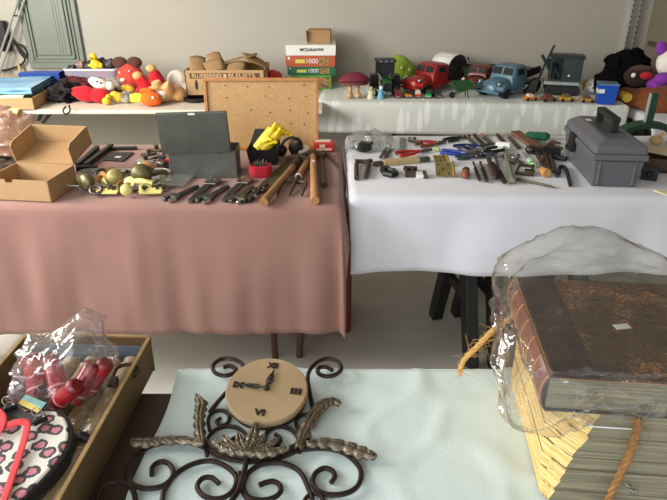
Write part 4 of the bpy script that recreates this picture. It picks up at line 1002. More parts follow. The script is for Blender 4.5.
# garden hand fork
a = at(298, 178, ZP+.014); b = at(310, 155, ZP+.02); d = b-a; L = d.length; ang = atan2(d.y, d.x)
t = thing('hand_fork', 'three pronged garden fork with a wooden handle and white band', 'garden fork', (a.x, a.y, ZP), ang)
mb = MB(); mb.tube([(0, 0, .0155), (.03, 0, .0155), (L*.7, 0, .014), (L, 0, .014)], [.010, .013, .012, .009], 14); mb.build('handle', wood, t, smooth=True)
mb = MB(); mb.tube([(-.05, 0, .014), (.0, 0, .0155), (.012, 0, .0155)], [.007, .0105, .0125], 12); mb.build('ferrule', rusty, t, smooth=True)
mb = MB(); mb.tube([(.006, 0, .0155), (.013, 0, .0155)], [.0135, .0138], 14); mb.build('band', white, t, smooth=True)
for q in (-1, 0, 1):
    mb = MB(); mb.tube(smooth_path([(-.045, 0, .014), (-.058, q*.038, .018), (-.085, q*.046, .016), (-.175, q*.046, .007)]), [.0075, .0075, .007, .004], 8); mb.build('tine', rusty, t, smooth=True)
# axe
a = at(315, 200, ZP+.016); b = at(313, 154, ZP+.02); d = b-a; L = d.length; ang = atan2(d.y, d.x)
t = thing('hammer', 'hammer with a straight pale wooden handle pointing at us', 'hammer', (a.x, a.y, ZP), ang)
mb = MB(); mb.tube([(-.012, 0, .0175), (0, 0, .0175), (L*.3, 0, .017), (L, 0, .0165)], [.016, .017, .0155, .014], 16); mb.build('handle', mat('hammer_wood', (172, 122, 76), .55, var=.18, scale=30), t, smooth=True)
mb = MB(); mb.loft([[(L-.018*f, y, .004), (L+.018*f, y, .004), (L+.018*f, y, .004+.03*f), (L-.018*f, y, .004+.03*f)] for y, f in ((-.055, .95), (-.03, .8), (0, 1.1), (.03, .8), (.06, .5))]); mb.build('head', rusty, t, bevel=.004)
mb = MB(); mb.bb(L*.72, L*.76, -.006, .006, .0325, .0335); mb.build('sticker', white, t)
# bar and thin rod at the right
a = at(324, 184, ZP+.012); b = at(321, 152, ZP+.014); d = b-a; L = d.length; ang = atan2(d.y, d.x)
t = thing('socket_bar', 'dark iron bar with a round socket end right of the hammer', 'bar', (a.x, a.y, ZP), ang)
mb = MB(); mb.tube([(-.01, 0, .013), (.012, 0, .013)], .013, 14); mb.build('socket', rusty, t, smooth=True)
mb = MB(); mb.tube([(.01, 0, .012), (L, 0, .012)], [.008, .0065], 10); mb.build('shank', rusty, t, smooth=True)
a = at(343, 168, ZP+.006); b = at(327, 150, ZP+.006); d = b-a; L = d.length; ang = atan2(d.y, d.x)
mb = MB(); mb.tube([(0, 0, .0065), (L, 0, .0065)], [.003, .006], 8)
one('iron_rod', mb, rusty, 'thin dark iron rod at the right edge of the pink cloth', 'rod', (a.x-.02, a.y, ZP), ang, smooth=True)
# ---- fittings tray
clear = film('clear_plastic', (240, 242, 240), .5, .1, 14, .22)
a = at(68, 192, ZP); b = at(152, 195, ZP)
t = thing('clear_tray', 'clear plastic clamshell tray of brass fittings in front of the tin', 'tray', ((a.x+b.x)/2, a.y+.10, ZP), .02)
w = (b.x-a.x)/2; d = .085
mb = MB(); mb.loft([ringrect(w*.92, d*.9, .001), ringrect(w*.97, d*.97, .022), ringrect(w+.012, d+.012, .026), ringrect(w+.016, d+.016, .024)], cap=False); mb.add(ringrect(w*.92, d*.9, .001), [tuple(range(28))]); mb.build('body', clear, t, smooth=True)
mb = MB(); mb.tube(ringrect(w+.014, d+.014, .026), .0025, 6, closed=True); mb.build('rim', mat('clear_rim', (196, 192, 188), .2, var=.1), t, smooth=True)
tc_ = t.location.copy()
mb = MB(); mb.add([(w+.016, -d, .026), (w+.10, -d+.02, .008), (w+.13, d+.02, .012), (w+.016, d, .026)], [(0, 1, 2, 3)]); mb.build('lid', clear, t, solid=.0015)
olive = mat('olive_brass', (98, 90, 56), .4, .4, var=.25, scale=30); cream = mat('cream_fitting', (204, 192, 116), .4, var=.12, scale=30); brz = mat('bronze', (150, 104, 56), .35, .5, var=.2)
def fitting(lab, px, py, kind, m, s=1.0, rz=0.0, dz=.004):
    p = at(px, py, ZP+.02); t = thing('door_knob' if kind == 'knob' else 'fitting', lab, 'fitting', (p.x, p.y, ZP+dz), rz, 'brass fittings in the clear tray'); t.scale = (s, s, s)
    if kind == 'knob':
        mb = MB(); mb.lathe([(0, 0), (.018, 0), (.026, .006), (.030, .016), (.029, .026), (.022, .034), (.0, .037)], TM((0, .0, .030), (radians(80), 0, 0)), 22); mb.build('knob', m, t, smooth=True)
        mb = MB(); mb.lathe([(0, 0), (.012, 0), (.012, .02), (.024, .022), (.024, .026), (0, .026)], TM((0, .026, .030), (radians(-100), 0, 0)), 18); mb.build('rose', brz, t, smooth=True)
    elif kind == 'lever':
        mb = MB(); mb.lathe([(.006, .008), (.017, .008), (.018, .014), (.006, .016)], TM((-.02, 0, .014), (radians(60), 0, 0)), 18); mb.build('eye', m, t, smooth=True)
        mb = MB(); mb.tube(smooth_path([(-.012, 0, .020), (.02, -.004, .024), (.05, .0, .018)]), [.010]*7+[.009]*6, 8); mb.build('arm', m, t, smooth=True)
    elif kind == 'plate':
        mb = MB(); mb.prism([(-.03, -.010), (.03, -.012), (.034, .0), (.03, .012), (-.03, .010), (-.036, 0)], .010, .016, TM((0, 0, 0), (.5, 0, 0))); mb.build('plate', m, t, bevel=.002)
        for q in (-.018, .018):
            mb = MB(); mb.cyl((q, 0, .010), (q, -.003, .022), .005, n=10); mb.build('screw', black, t, smooth=True)
    else:
        mb = MB(); mb.tube([(.018*cos(k*pi/8), .012*sin(k*pi/8), .018+.010*sin(k*pi/8)) for k in range(16)], .006, 8, closed=True); mb.build('ring', m, t, smooth=True)
        mb = MB(); mb.box((0, .012, .012), (.02, .012, .022)); mb.build('bracket', brz, t, bevel=.002)
fitting('brass dome knob at the left end of the clear tray', 92, 186, 'knob', olive, 1.15, -.5)
fitting('cream brass knob in the middle left of the clear tray', 115, 182, 'knob', mat('cream_brass', (176, 160, 98), .4, .3, var=.2), 1.05, .5, .012)
fitting('largest olive brass knob at the right of the clear tray', 144, 181, 'knob', olive, 1.35, .1, .012)
fitting('cream plate fitting in the front left of the clear tray', 108, 190, 'plate', cream, 1.2, .05)
fitting('cream lever with an eye in front of the large knob', 138, 186, 'lever', cream, 1.25, -.2, .012)
fitting('cream toothed plate at the front right of the clear tray', 151, 190, 'plate', cream, 1.3, .15)
fitting('bronze ring fitting in the middle of the clear tray', 124, 187, 'ring', brz, 1.2, .4)
fitting('dark ring fitting behind the left knob in the tray', 103, 176, 'ring', steel, 1.1, .6, .012)
fitting('small olive ring fitting at the right end of the tray', 160, 184, 'ring', olive, 1.0, .2)
fitting('dark bracket ring in front of the left knob', 96, 191, 'ring', steel, 1.1, .2)
fitting('cream lever lying between the two left knobs', 104, 184, 'lever', cream, 1.0, 2.0, .010)
fitting('olive plate standing behind the middle knob', 122, 176, 'plate', olive, 1.2, .6, .014)
fitting('bronze ring between the large knob and the cream lever', 131, 183, 'ring', brz, 1.2, 1.4, .010)
fitting('cream knob at the front centre of the clear tray', 127, 191, 'knob', cream, .75, .2)
fitting('cream ring at the front right of the clear tray', 146, 190, 'ring', cream, 1.1, .9, .006)
fitting('dark olive lever at the back right of the clear tray', 152, 178, 'lever', olive, 1.2, .5, .012)
fitting('steel ring behind the cream front knob', 112, 189, 'ring', steel, 1.0, 2.2, .010)
fitting('cream ring fitting at the left back of the tray', 82, 180, 'ring', cream, .9, 1.0)
# black bars and small plate on the pink cloth
def bar(nm, label, cat, a, b, w, h, m, z=ZP, grp=None, bev=.002):
    p, ang, L = lay(a, b, z); mb = MB(); mb.bb(0, L, -w/2, w/2, 0, h)
    return one(nm, mb, m, label, cat, p, ang, grp, bevel=bev)
bar('square_bar', 'black square bar lying nearest the mailer box', 'bar', (78, 168), (98, 150), .02, .022, black, grp='black bars beside the mailer box')
bar('square_bar', 'black square bar lying second from the mailer box', 'bar', (86, 168), (112, 148), .020, .022, black, grp='black bars beside the mailer box')
bar('square_bar', 'black bar lying crosswise along the back edge of the pink table', 'bar', (110, 150), (137, 149.5), .02, .014, black, grp='black bars beside the mailer box')
t = thing('grip_block', 'ridged black block in front of the black bars beside the mailer box', 'block', at(87, 172, ZP), .1)
mb = MB(); mb.bb(-.04, .045, -.012, .012, 0, .026); mb.build('body', black, t, bevel=.004)
mb = MB()
for i in range(8): mb.bb(-.035+i*.01, -.030+i*.01, -.0135, .0135, .004, .0275)
mb.build('ridge_band', blackm, t)
p = at(118, 158, ZP); t = thing('metal_plate', 'flat black plate with a small white label on the pink cloth', 'plate', p, .0)
c = [at(103, 161, ZP)-p, at(123, 162, ZP)-p, at(134, 153, ZP)-p, at(116, 153, ZP)-p]
mb = MB(); mb.prism([(q.x, q.y) for q in c], .001, .005); mb.build('body', black, t, bevel=.001)
mb = MB(); mb.prism([(-.014, -.008), (.012, -.010), (.016, .008), (-.008, .010)], .005, .0056); mb.build('label', white, t)
# loose metal pieces behind the tray
def loose(lab, px, py, kind, m, s=1.0, rz=0.0, nm='hardware_piece'):
    p = at(px, py, ZP); G = 'loose hardware on the pink cloth'
    t = thing(nm, lab, 'hardware', (p.x, p.y, ZP), rz, G); t.scale = (s, s, s)
    if kind == 'latch':
        mb = MB(); mb.prism([(-.04, -.012), (.02, -.016), (.04, 0), (.02, .016), (-.04, .012)], .001, .010); mb.build('plate', m, t, bevel=.002)
        mb = MB(); mb.tube([(.0, 0, .010), (.0, 0, .028)], [.009, .011], 10); mb.build('knob', steel, t, smooth=True)
    elif kind == 'hook':
        mb = MB(); mb.tube(smooth_path([(-.04, 0, .007), (.0, .015, .012), (.03, 0, .016), (.02, -.02, .012), (.005, -.012, .010)]), .006, 8); mb.build('hook', m, t, smooth=True)
    elif kind == 'roller':
        mb = MB(); mb.lathe([(0, -.02), (.014, -.02), (.010, -.008), (.010, .008), (.014, .02), (0, .02)], TM((0, 0, .0145), (pi/2, 0, .6)), 16); mb.build('roller', m, t, smooth=True)
        mb = MB(); mb.tube([(0, 0, .0145), (-.05, .03, .006)], .005, 8); mb.build('stem', m, t, smooth=True)
    else:
        mb = MB(); mb.prism([(-.05, -.016), (.05, -.018), (.05, .016), (-.05, .016)], .001, .004); mb.build('sheet', m, t, bevel=.001)
    return t
pale = mat('pale_metal', (186, 180, 168), .35, .5, var=.15)
loose('white metal sheet leaning behind the fittings tray', 128, 172, 'sheet', white, 1.3, .5)
loose('pale latch plate behind the white sheet', 146, 162, 'latch', pale, 1.1, .2)
loose('olive latch at the back edge of the pink table', 157, 151, 'latch', olive, 1.0, -.1)
loose('grey latch near the back left of the tin', 149, 155, 'latch', steel, .9, .5)
loose('silver hook between the latches and the large knob', 147, 166, 'hook', chrome, 1.1, -.3)
loose('dark roller beside the lower left corner of the tin', 163, 168, 'roller', steel, 1.2, .3)
loose('bronze roller with a stem touching the tin corner', 172, 178, 'roller', brz, 1.1, 2.4)
loose('black hook behind the rollers', 158, 161, 'hook', black, 1.0, .4)
loose('red handled hook beside the tin', 166, 163, 'hook', red, .8, .1)
loose('small steel hook at the far left of the tin base', 169, 155, 'hook', steel, .8, .9)
# ================================================================ white table: tools and toolbox
ZW = .7465
GT = 'hand tools on the white cloth'
# toolbox
TBX = thing('toolbox', 'large grey plastic toolbox with a folding black handle', 'toolbox', (.992, 2.205, ZW), radians(-5.5))
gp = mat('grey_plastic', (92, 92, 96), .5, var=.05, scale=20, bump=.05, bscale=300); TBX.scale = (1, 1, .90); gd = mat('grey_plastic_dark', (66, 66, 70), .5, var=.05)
W, D = .19, .43
mb = MB(); mb.loft([[(.012, .012, 0), (W-.012, .012, 0), (W-.012, D-.012, 0), (.012, D-.012, 0)], [(0, 0, .118), (W, 0, .118), (W, D, .118), (0, D, .118)]]); mb.build('body', gp, TBX, bevel=.006)
mb = MB(); mb.loft([[(-.008, -.008, .122), (W+.008, -.008, .122), (W+.008, D+.008, .122), (-.008, D+.008, .122)], [(-.008, -.008, .148), (W+.008, -.008, .148), (W+.008, D+.008, .148), (-.008, D+.008, .148)]]); mb.build('rim', gp, TBX, bevel=.004)
mb = MB(); mb.loft([[(-.004, -.004, .148), (W+.004, -.004, .148), (W+.004, D+.004, .148), (-.004, D+.004, .148)], [(.0, .0, .180), (W, .0, .180), (W, D, .180), (.0, D, .180)], [(.035, .03, .205), (W-.035, .03, .205), (W-.035, D-.03, .205), (.035, D-.03, .205)]]); lid = mb.build('lid', gp, TBX, bevel=.006)
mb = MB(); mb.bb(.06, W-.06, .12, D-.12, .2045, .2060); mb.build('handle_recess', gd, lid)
for x in (.04, W-.05):
    mb = MB(); mb.bb(x, x+.01, .03, D-.03, .2045, .2075); mb.build('rib', gp, lid, bevel=.002)
for x in (.025, W-.035):
    mb = MB(); mb.bb(x, x+.008, -.0015, .01, .01, .12); mb.build('ridge', gp, TBX, bevel=.002)
mb = MB(); mb.bb(.080, .110, D/2-.100, D/2-.085, .205, .262); mb.bb(.080, .110, D/2+.085, D/2+.100, .205, .262); mb.bb(.078, .112, D/2-.10, D/2+.10, .252, .272); mb.build('handle', blackm, TBX, bevel=.003)
for y in (.27,):
    mb = MB(); mb.bb(-.022, -.004, y-.026, y+.026, .075, .155); mb.build('latch', blackm, TBX, bevel=.003)
mb = MB(); mb.bb(.045, .065, .10+.21, .125+.21, .2065, .2085); mb.build('sticker', white, TBX)
mb = MB(); mb.tube([(-.020, .255, .10), (-.030, .255, .09), (-.030, .285, .09), (-.020, .285, .10)], .006, 8); mb.build('padlock_hasp', blackm, TBX, smooth=True)

def T(nm, lab, cat, a, b, z=ZW, grp=GT):
    p, ang, L = lay(a, b, z); return thing(nm, lab, cat, p, ang, grp), L
# bag with coil
t = thing('wire_coil', 'coil of black wire inside the clear bag', 'wire', (at(364, 152, ZW).x, at(364, 152, ZW).y, ZW+.004), .2, GT)
for k in range(4):
    mb = MB(); mb.tube([(.030*cos(q*pi/12)+.003*k, (.026-.003*k)*sin(q*pi/12), .010+.009*k+.003*sin(q)) for q in range(24)], .006, 6, closed=True); mb.build('loop', black, t, smooth=True)
mb = MB(); mb.ball((0, 0, .018), (.014, .005, .01)); mb.build('tie', chrome, t, smooth=True)
bagm = film('bag_film', (244, 246, 244), .6, .12, 30, .14)
crumple('clear_bag', (at(371, 149, ZW).x, at(371, 149, ZW).y+.02, ZW+.028), (.095, .085, .045), bagm, 'clear plastic bag with a wire coil at the left back of the white table', 'bag', ZW+.002, 4, .4)
for i, (a, b) in enumerate((((381, 158), (387, 147)), ((386, 157), (391, 148)))):
    t, L = T('chisel_blade', ('short dark blade nearest the clear bag', 'thin dark blade on the pale green card')[i], 'blade', a, b, ZW+.004)
    mb = MB(); mb.prism([(0, -.006), (L*.6, -.006), (L, 0), (L*.6, .006), (0, .006)], 0, .007); mb.build('blade', rusty, t, bevel=.001)
    mb = MB(); mb.bb(-.01, .012, -.007, .007, 0, .009); mb.build('tang', rusty, t)
c0 = at(391, 152, ZW); mb = MB(); mb.bb(-.028, .028, -.05, .05, 0, .003)
one('card_sleeve', mb, mat('pale_green', (176, 204, 184), .4, var=.05), 'pale green card sleeve under the two dark blades', 'card', (c0.x, c0.y, ZW), -.2, GT)
bar('steel_rule', 'wide grey steel rule lying away from us under the red pliers', 'rule', (402.5, 158), (402.5, 138), .028, .003, mat('rule_grey', (132, 146, 138), .4, .4), ZW, GT, .0005)
def pliers(lab, a, b, col, z=ZW, open_=.10, h=.010, nm='pliers', s=1.0):
    """handles at a, jaws at b"""
    t, L = T(nm, lab, 'pliers', a, b, z); m = mat('grip_%d_%d_%d' % col, col, .35, var=.1)
    pv = L*.68
    for q in (-1, 1):
        mb = MB(); mb.tube(smooth_path([(pv, 0, .008), (L*.45, q*(.010+L*open_*.6), .008), (L*.2, q*(.012+L*open_), .008), (0, q*(.010+L*open_), .008)]), [.0055]*7+[.0075]*12, 8); mb.build('handle', m, t, smooth=True)
        mb = MB(); mb.prism([(pv-.012, q*.001), (pv-.006, q*.011), (L*.86, q*.009), (L, q*.003), (L, q*.0008)], .002, .013); mb.build('jaw', steel, t, bevel=.002)
    mb = MB(); mb.cyl((pv, 0, .001), (pv, 0, .0155), .006); mb.build('rivet', chrome, t, smooth=True)
    return t
pliers('red handled bolt cutters lying across the steel rule', (398, 156), (432, 151), (168, 34, 28), ZW+.003, .07)
pliers('red handled pliers behind the bolt cutters', (436, 145), (408, 142), (150, 30, 28), ZW, .06)
pliers('brown handled pincers left of the black pliers at the back', (418, 147), (446, 143), (110, 62, 40), ZW, .08)
pliers('black pliers at the back edge above the blue ones', (446, 142), (470, 137), black and (26, 25, 26), ZW, .05)
pliers('long blue handled pliers pointing left', (441, 153), (482, 157), (22, 48, 140), ZW, .06)
pliers('dark blue pliers behind the long blue pair', (456, 149), (490, 146), (16, 34, 98), ZW, .09)
pliers('black and blue cutters right of the blue pliers', (497, 155), (466, 153), (20, 28, 56), ZW+.014, .08)
pliers('steel pliers with thin dark grips in front of the blue pair', (456, 159), (486, 158), (52, 60, 66), ZW, .05)
pliers('charcoal pliers in the heap left of the white headed hammer', (474, 150), (500, 158), (30, 32, 40), ZW+.012, .10)
pliers('black handled pliers at the right end of the plier heap', (500, 150), (474, 155), (20, 20, 22), ZW+.018, .09)
pliers('dark grey nippers lying across the blue handles', (462, 148), (482, 156), (40, 42, 48), ZW+.014, .11)
t, L = T('screwdriver', 'pale green handled screwdriver left of the blue pliers', 'screwdriver', (434, 150), (446, 154))
mb = MB(); mb.tube([(0, 0, .009), (.03, 0, .009), (.036, 0, .009)], [.008, .0085, .004], 10); mb.build('handle', mat('lime_grip', (150, 170, 96), .35), t, smooth=True)
mb = MB(); mb.cyl((.03, 0, .008), (L+.02, 0, .006), .003); mb.build('blade', chrome, t)
# wooden plane rail and clamps
t, L = T('wooden_rail', 'pale wooden level with dark metal end fittings', 'level', (374, 166), (429, 161))
mb = MB(); mb.bb(.04, L-.05, -.016, .016, 0, .022); mb.build('body', mat('rail_wood', (176, 152, 112), .6, var=.1), t, bevel=.002)
mb = MB(); mb.bb(0, .045, -.013, .013, .001, .018); mb.build('end_fitting', rusty, t, bevel=.003)
mb = MB(); mb.bb(L-.055, L, -.014, .014, .001, .020); mb.build('end_fitting', steel, t, bevel=.003)
t, L = T('c_clamp', 'large dark iron clamp with two arms at the left front', 'clamp', (363, 164), (361, 181))
L = max(L, .09)
mb = MB(); mb.tube(smooth_path([(L, -.018, .010), (.03, -.026, .012), (.008, -.012, .013), (.008, .012, .013), (.03, .024, .012), (L*.9, .018, .010)]), .0095, 8); mb.build('frame', rusty, t, smooth=True)
mb = MB(); mb.tube([(-.01, -.035, .012), (-.01, .035, .012)], .006, 8); mb.build('screw', rusty, t, smooth=True)
mb = MB(); mb.lathe([(0, 0), (.012, 0), (.012, .012), (0, .012)], TM((-.01, .03, .006), (0, 0, 0))); mb.build('pad', rusty, t, smooth=True)
p = at(389, 175, ZW); t = thing('ring_clamp', 'black hexagonal ring clamp second from the left front', 'clamp', (p.x, p.y, ZW), .3, GT); t.scale = (1.3, 1.4, 1.2)
mb = MB(); mb.tube([(.021*cos(k*pi/3+.3), .028*sin(k*pi/3+.3), .010) for k in range(6)], .009, 6, closed=True); mb.build('ring', blackm, t)
mb = MB(); mb.bb(-.012, .016, .028, .048, .002, .018); mb.build('lug', black, t, bevel=.003)
p = at(410, 174, ZW); t = thing('gripping_clamp', 'small dark clamp with a square jaw in front of the wooden level', 'clamp', (p.x, p.y, ZW), -.1, GT); t.scale = (1.15, 1.4, 1.2)
mb = MB(); mb.bb(-.024, .026, .024, .036, .002, .016); mb.build('bar', rusty, t, bevel=.002)
for x in (-.014, .010):
    mb = MB(); mb.bb(x-.005, x+.005, -.03, .026, .001, .016); mb.build('arm', rusty, t, bevel=.002)
mb = MB(); mb.bb(-.018, .014, -.034, -.024, .001, .016); mb.build('foot', rusty, t, bevel=.002)
p = at(422, 177, ZW); t = thing('white_bracket', 'white block with a dark steel bracket left of the brass hinges', 'bracket', (p.x, p.y, ZW), 0, GT)
mb = MB(); mb.bb(-.024, .004, -.02, .024, 0, .016); mb.build('block', white, t, bevel=.002)
mb = MB(); mb.bb(.005, .018, -.022, -.012, 0, .02); mb.bb(.005, .018, .012, .026, 0, .02); mb.bb(.012, .018, -.022, .026, 0, .014); mb.build('bracket', steel, t, bevel=.001)
def hinge(lab, a, rz, s):
    p = at(a[0], a[1], ZW); t = thing('brass_hinge', lab, 'hinge', (p.x, p.y, ZW), rz, 'brass hinges'); t.scale = (s, s*1.35, s); t.location.z += .020*s; t.rotation_euler = (radians(30), 0, rz)
    hm = mat('hinge_brass', (150, 136, 84), .4, .6, var=.2, scale=40)
    mb = MB(); mb.bb(-.034, .030, -.026, .026, .001, .005); lf = mb.build('leaf', hm, t, bevel=.001)
    mb = MB(); mb.cyl((.033, -.027, .005), (.033, .027, .005), .005, n=10); mb.build('pin', hm, t, smooth=True)
    for x, y in ((-.022, -.016), (-.022, .016), (-.005, 0), (.014, -.016), (.014, .016)):
        mb = MB(); mb.cyl((x, y, .005), (x, y, .0056), .0035, n=8); mb.build('screw_hole', black, lf)
hinge('upper of the two brass hinges', (441, 165), .15, .9)
hinge('lower of the two brass hinges', (444, 175), -.03, 1.1)
t, L = T('file_handle', 'short reddish wooden bulb handle right of the hinges', 'handle', (465, 180), (466.5, 165))
mb = MB(); mb.tube([(-.005, 0, .018), (.008, 0, .018), (.028, 0, .018), (.045, 0, .014), (.075, 0, .014)], [.006, .017, .0175, .011, .015], 14); mb.build('grip', mat('red_wood', (134, 78, 52), .5, var=.15), t, smooth=True)
mb = MB(); mb.cyl((.06, 0, .014), (.085, 0, .014), .0155); mb.build('collar', rusty, t, smooth=True)
# drill bits
def bit(lab, a, b, r, auger=False):
    t, L = T('drill_bit', lab, 'drill bit', a, b, ZW, 'drill bits in a row'); 
    mb = MB(); mb.cyl((0, 0, r), (L*.35, 0, r), r*.62, n=8); mb.build('shank', rusty, t, smooth=True)
    mb = MB(); rings = []; n = 40
    for i in range(n+1):
        u = i/n; ang_ = u*(9 if auger else 7)*pi; k = 1 if u < .9 else 1-.8*(u-.9)/.1
        rings.append([(L*(.33+.67*u), (r*k*e)*cos(ang_+f), r+(r*k*e)*sin(ang_+f)*.98) for f, e in ((0, 1), (pi*.35, .45), (pi*.65, .45), (pi, 1), (pi*1.35, .45), (pi*1.65, .45))])
    mb.loft(rings); mb.build('flute', rusty, t, smooth=False)
bit('plain twist bit leftmost of the drill bits', (473, 164), (480, 183), .008)
bit('dark twist bit second of the drill bits', (480, 164), (487, 184), .009)
bit('thick auger bit third of the drill bits', (488, 162), (496, 183), .017, True)
bit('auger bit with a bent tip rightmost of the drill bits', (496, 168), (505, 186), .010, True)
# white headed hammer
t, L = T('mallet', 'hammer with a white head and pale green metal handle', 'hammer', (512, 184), (503, 150))
mb = MB(); mb.tube([(-.006, 0, .015), (0, 0, .015), (.03, 0, .014), (L, 0, .016)], [.010, .014, .011, .0085], 12); mb.build('handle', mat('green_metal', (140, 146, 122), .35, .5, var=.1), t, smooth=True)
mb = MB(); mb.tube([(L, -.030, .020), (L, -.026, .020), (L, .030, .020), (L, .036, .020)], [.012, .018, .018, .013], 14); mb.build('head', white, t, smooth=True)
t, L = T('steel_punch', 'small steel punch lying left of the hammer handle', 'punch', (496, 160), (499, 171)); mb = MB(); mb.tube([(0, 0, .006), (L*.6, 0, .006), (L, 0, .004)], [.006, .006, .002], 8); mb.build('body', steel, t, smooth=True)
mb = MB(); mb.tube([(-.003, 0, .007), (.003, 0, .007)], .0072, 8); mb.build('head', steel, t, smooth=True)
# files along the back
for i, (a, b, lab) in enumerate((((468, 139), (476, 146), 'flat file leftmost along the back edge'), ((476, 138), (484, 146), 'flat file second along the back edge'), ((484, 138), (492, 145), 'flat file third along the back edge'), ((499, 138), (508, 147), 'flat file fourth along the back edge'), ((509, 138), (519, 149), 'flat file nearest the brown plank at the back'))):
    t, L = T('flat_file', lab, 'file', a, b, ZW, 'flat files along the back')
    mb = MB(); mb.bb(0, L, -.010, .010, 0, .008); mb.build('blade', rusty if i % 2 else steel, t, bevel=.001)
    mb = MB(); mb.tube([(-.04, 0, .007), (-.02, 0, .007), (.004, 0, .006)], [.007, .009, .006], 8); mb.build('handle', wood if i % 2 == 0 else rusty, t, smooth=True)
# planks and blocks
bar('wooden_plank', 'brown wooden plank at the back of the white table', 'plank', (515, 134), (538, 151), .05, .018, mat('plank_brown', (118, 82, 62), .6, var=.15), ZW, GT)
bar('metal_strip', 'grey green metal strip in front of the green cloth', 'strip', (527, 141), (560, 150), .04, .012, mat('strip_grey', (112, 112, 92), .5, .3, var=.1), ZW, GT)
mb = MB(); pp = [('b', (.0, 0, .02), (.045, .03, .02)), ('b', (.03, .0, .022), (.03, .03, .02)), ('b', (-.03, .01, .02), (.03, .025, .018))]
t = thing('green_rag', 'crumpled green rag at the back of the white table', 'rag', (at(537, 140, ZW).x, at(537, 140, ZW).y, ZW), -.3, GT); blobs(pp, fab('raggreen', (18, 84, 54)), 'body', t, .005)
t = thing('hand_plane', 'dark block plane with a round front knob by the grey strip', 'plane', (at(540, 154, ZW).x, at(540, 154, ZW).y, ZW), -.08, GT)
mb = MB(); mb.bb(-.03, .085, -.022, .022, 0, .03); mb.build('body', blackm, t, bevel=.003)
mb = MB(); mb.ball((-.045, 0, .02), (.024, .024, .02)); mb.build('knob', mat('knob_dark', (50, 36, 34), .4), t, smooth=True)
mb = MB(); mb.prism([(.0, 0), (.05, 0), (.06, .03), (.03, .025)], -.008, .008, TM((0, 0, .03), (pi/2, 0, 0))); mb.build('iron', rusty, t, bevel=.002)
bar('black_case', 'flat black case beside the far left corner of the toolbox', 'case', (552, 158), (566, 161), .03, .016, blackm, ZW, GT)
for i, (a, b) in enumerate((((537, 157), (546, 171)), ((544, 157), (551, 173)), ((549, 158), (557, 177)))):
    t, L = T('iron_chisel', ('dark iron chisel leftmost of three beside the cork', 'dark iron chisel middle of three beside the cork', 'dark iron chisel rightmost of three beside the cork')[i], 'chisel', a, b, ZW, 'dark iron chisels')
    mb = MB(); mb.tube([(0, 0, .011), (L*.55, 0, .010), (L*.6, 0, .008), (L, 0, .007)], [.011, .010, .007, .006], 6); mb.build('shaft', rusty, t)
    mb = MB(); mb.bb(L-.012, L+.008, -.009, .009, .002, .010); mb.build('tip', steel, t, bevel=.001)
t, L = T('screwdriver', 'bright green and white handled screwdriver in front of the block plane', 'screwdriver', (533, 169), (523, 154))
mb = MB(); mb.tube([(0, 0, .012), (.012, 0, .012), (.09, 0, .012), (.10, 0, .012)], [.007, .0125, .0115, .007], 10); mb.build('handle', mat('green_grip', (70, 176, 60), .3, var=.08), t, smooth=True)
for q in (.005, .045, .07):
    mb = MB(); mb.tube([(q, 0, .012), (q+.010, 0, .012)], .0130, 10); mb.build('band', white, t, smooth=True)
mb = MB(); mb.cyl((.095, 0, .011), (L+.01, 0, .006), .003); mb.build('blade', chrome, t)
t = thing('leather_buckle', 'dark brown open framed buckle in front of the green screwdriver', 'buckle', (at(524, 174, ZW).x, at(524, 174, ZW).y, ZW), -.4, GT)
mb = MB(); mb.tube([(-.03, -.02, .007), (.025, -.018, .007), (.03, .02, .03), (-.025, .022, .03)], .008, 6, closed=True); mb.build('frame', rusty, t)
mb = MB(); mb.bb(.0, .04, -.02, .018, .0, .02); mb.build('block', rusty, t, bevel=.003)
t, L = T('cork_stopper', 'tan wooden stopper in front of the iron chisels', 'stopper', (541, 174), (548, 179))
mb = MB(); mb.tube([(0, 0, .017), (.045, 0, .019), (.049, 0, .019)], [.014, .019, .017], 16); mb.build('body', mat('cork', (190, 136, 80), .7, var=.15, scale=40), t, smooth=True)
mb = MB(); mb.cyl((-.03, .008, .018), (.002, .002, .018), .003); mb.build('pin', rusty, t)
p = at(565, 178, ZW); t = thing('iron_hook', 'black curved iron hook nearest the toolbox', 'hook', (p.x, p.y, ZW), 0, GT)
hp = [at(*q, ZW)-p+Vector((0, 0, .008)) for q in ((559, 174), (559, 169.5), (563, 168.5), (566, 172), (568, 179), (570, 187))]
mb = MB(); mb.tube(smooth_path(hp), [.006]*6+[.008]*20, 8); mb.build('hook', blackm, t, smooth=True)
mb = MB(); mb.ball(hp[0], .008); mb.build('eye', blackm, t, smooth=True)
t, L = T('scriber', 'long thin olive scriber pointing right in front of the buckle', 'scriber', (519, 181), (556, 189))
mb = MB(); mb.tube([(0, 0, .006), (L*.85, 0, .006), (L, 0, .004)], [.006, .005, .001], 8); mb.build('shaft', mat('olive_steel', (88, 86, 62), .4, .4), t, smooth=True)
mb = MB(); mb.cyl((-.01, 0, .007), (.01, 0, .007), .007); mb.build('cap', steel, t, smooth=True)
rr = random.Random(21)
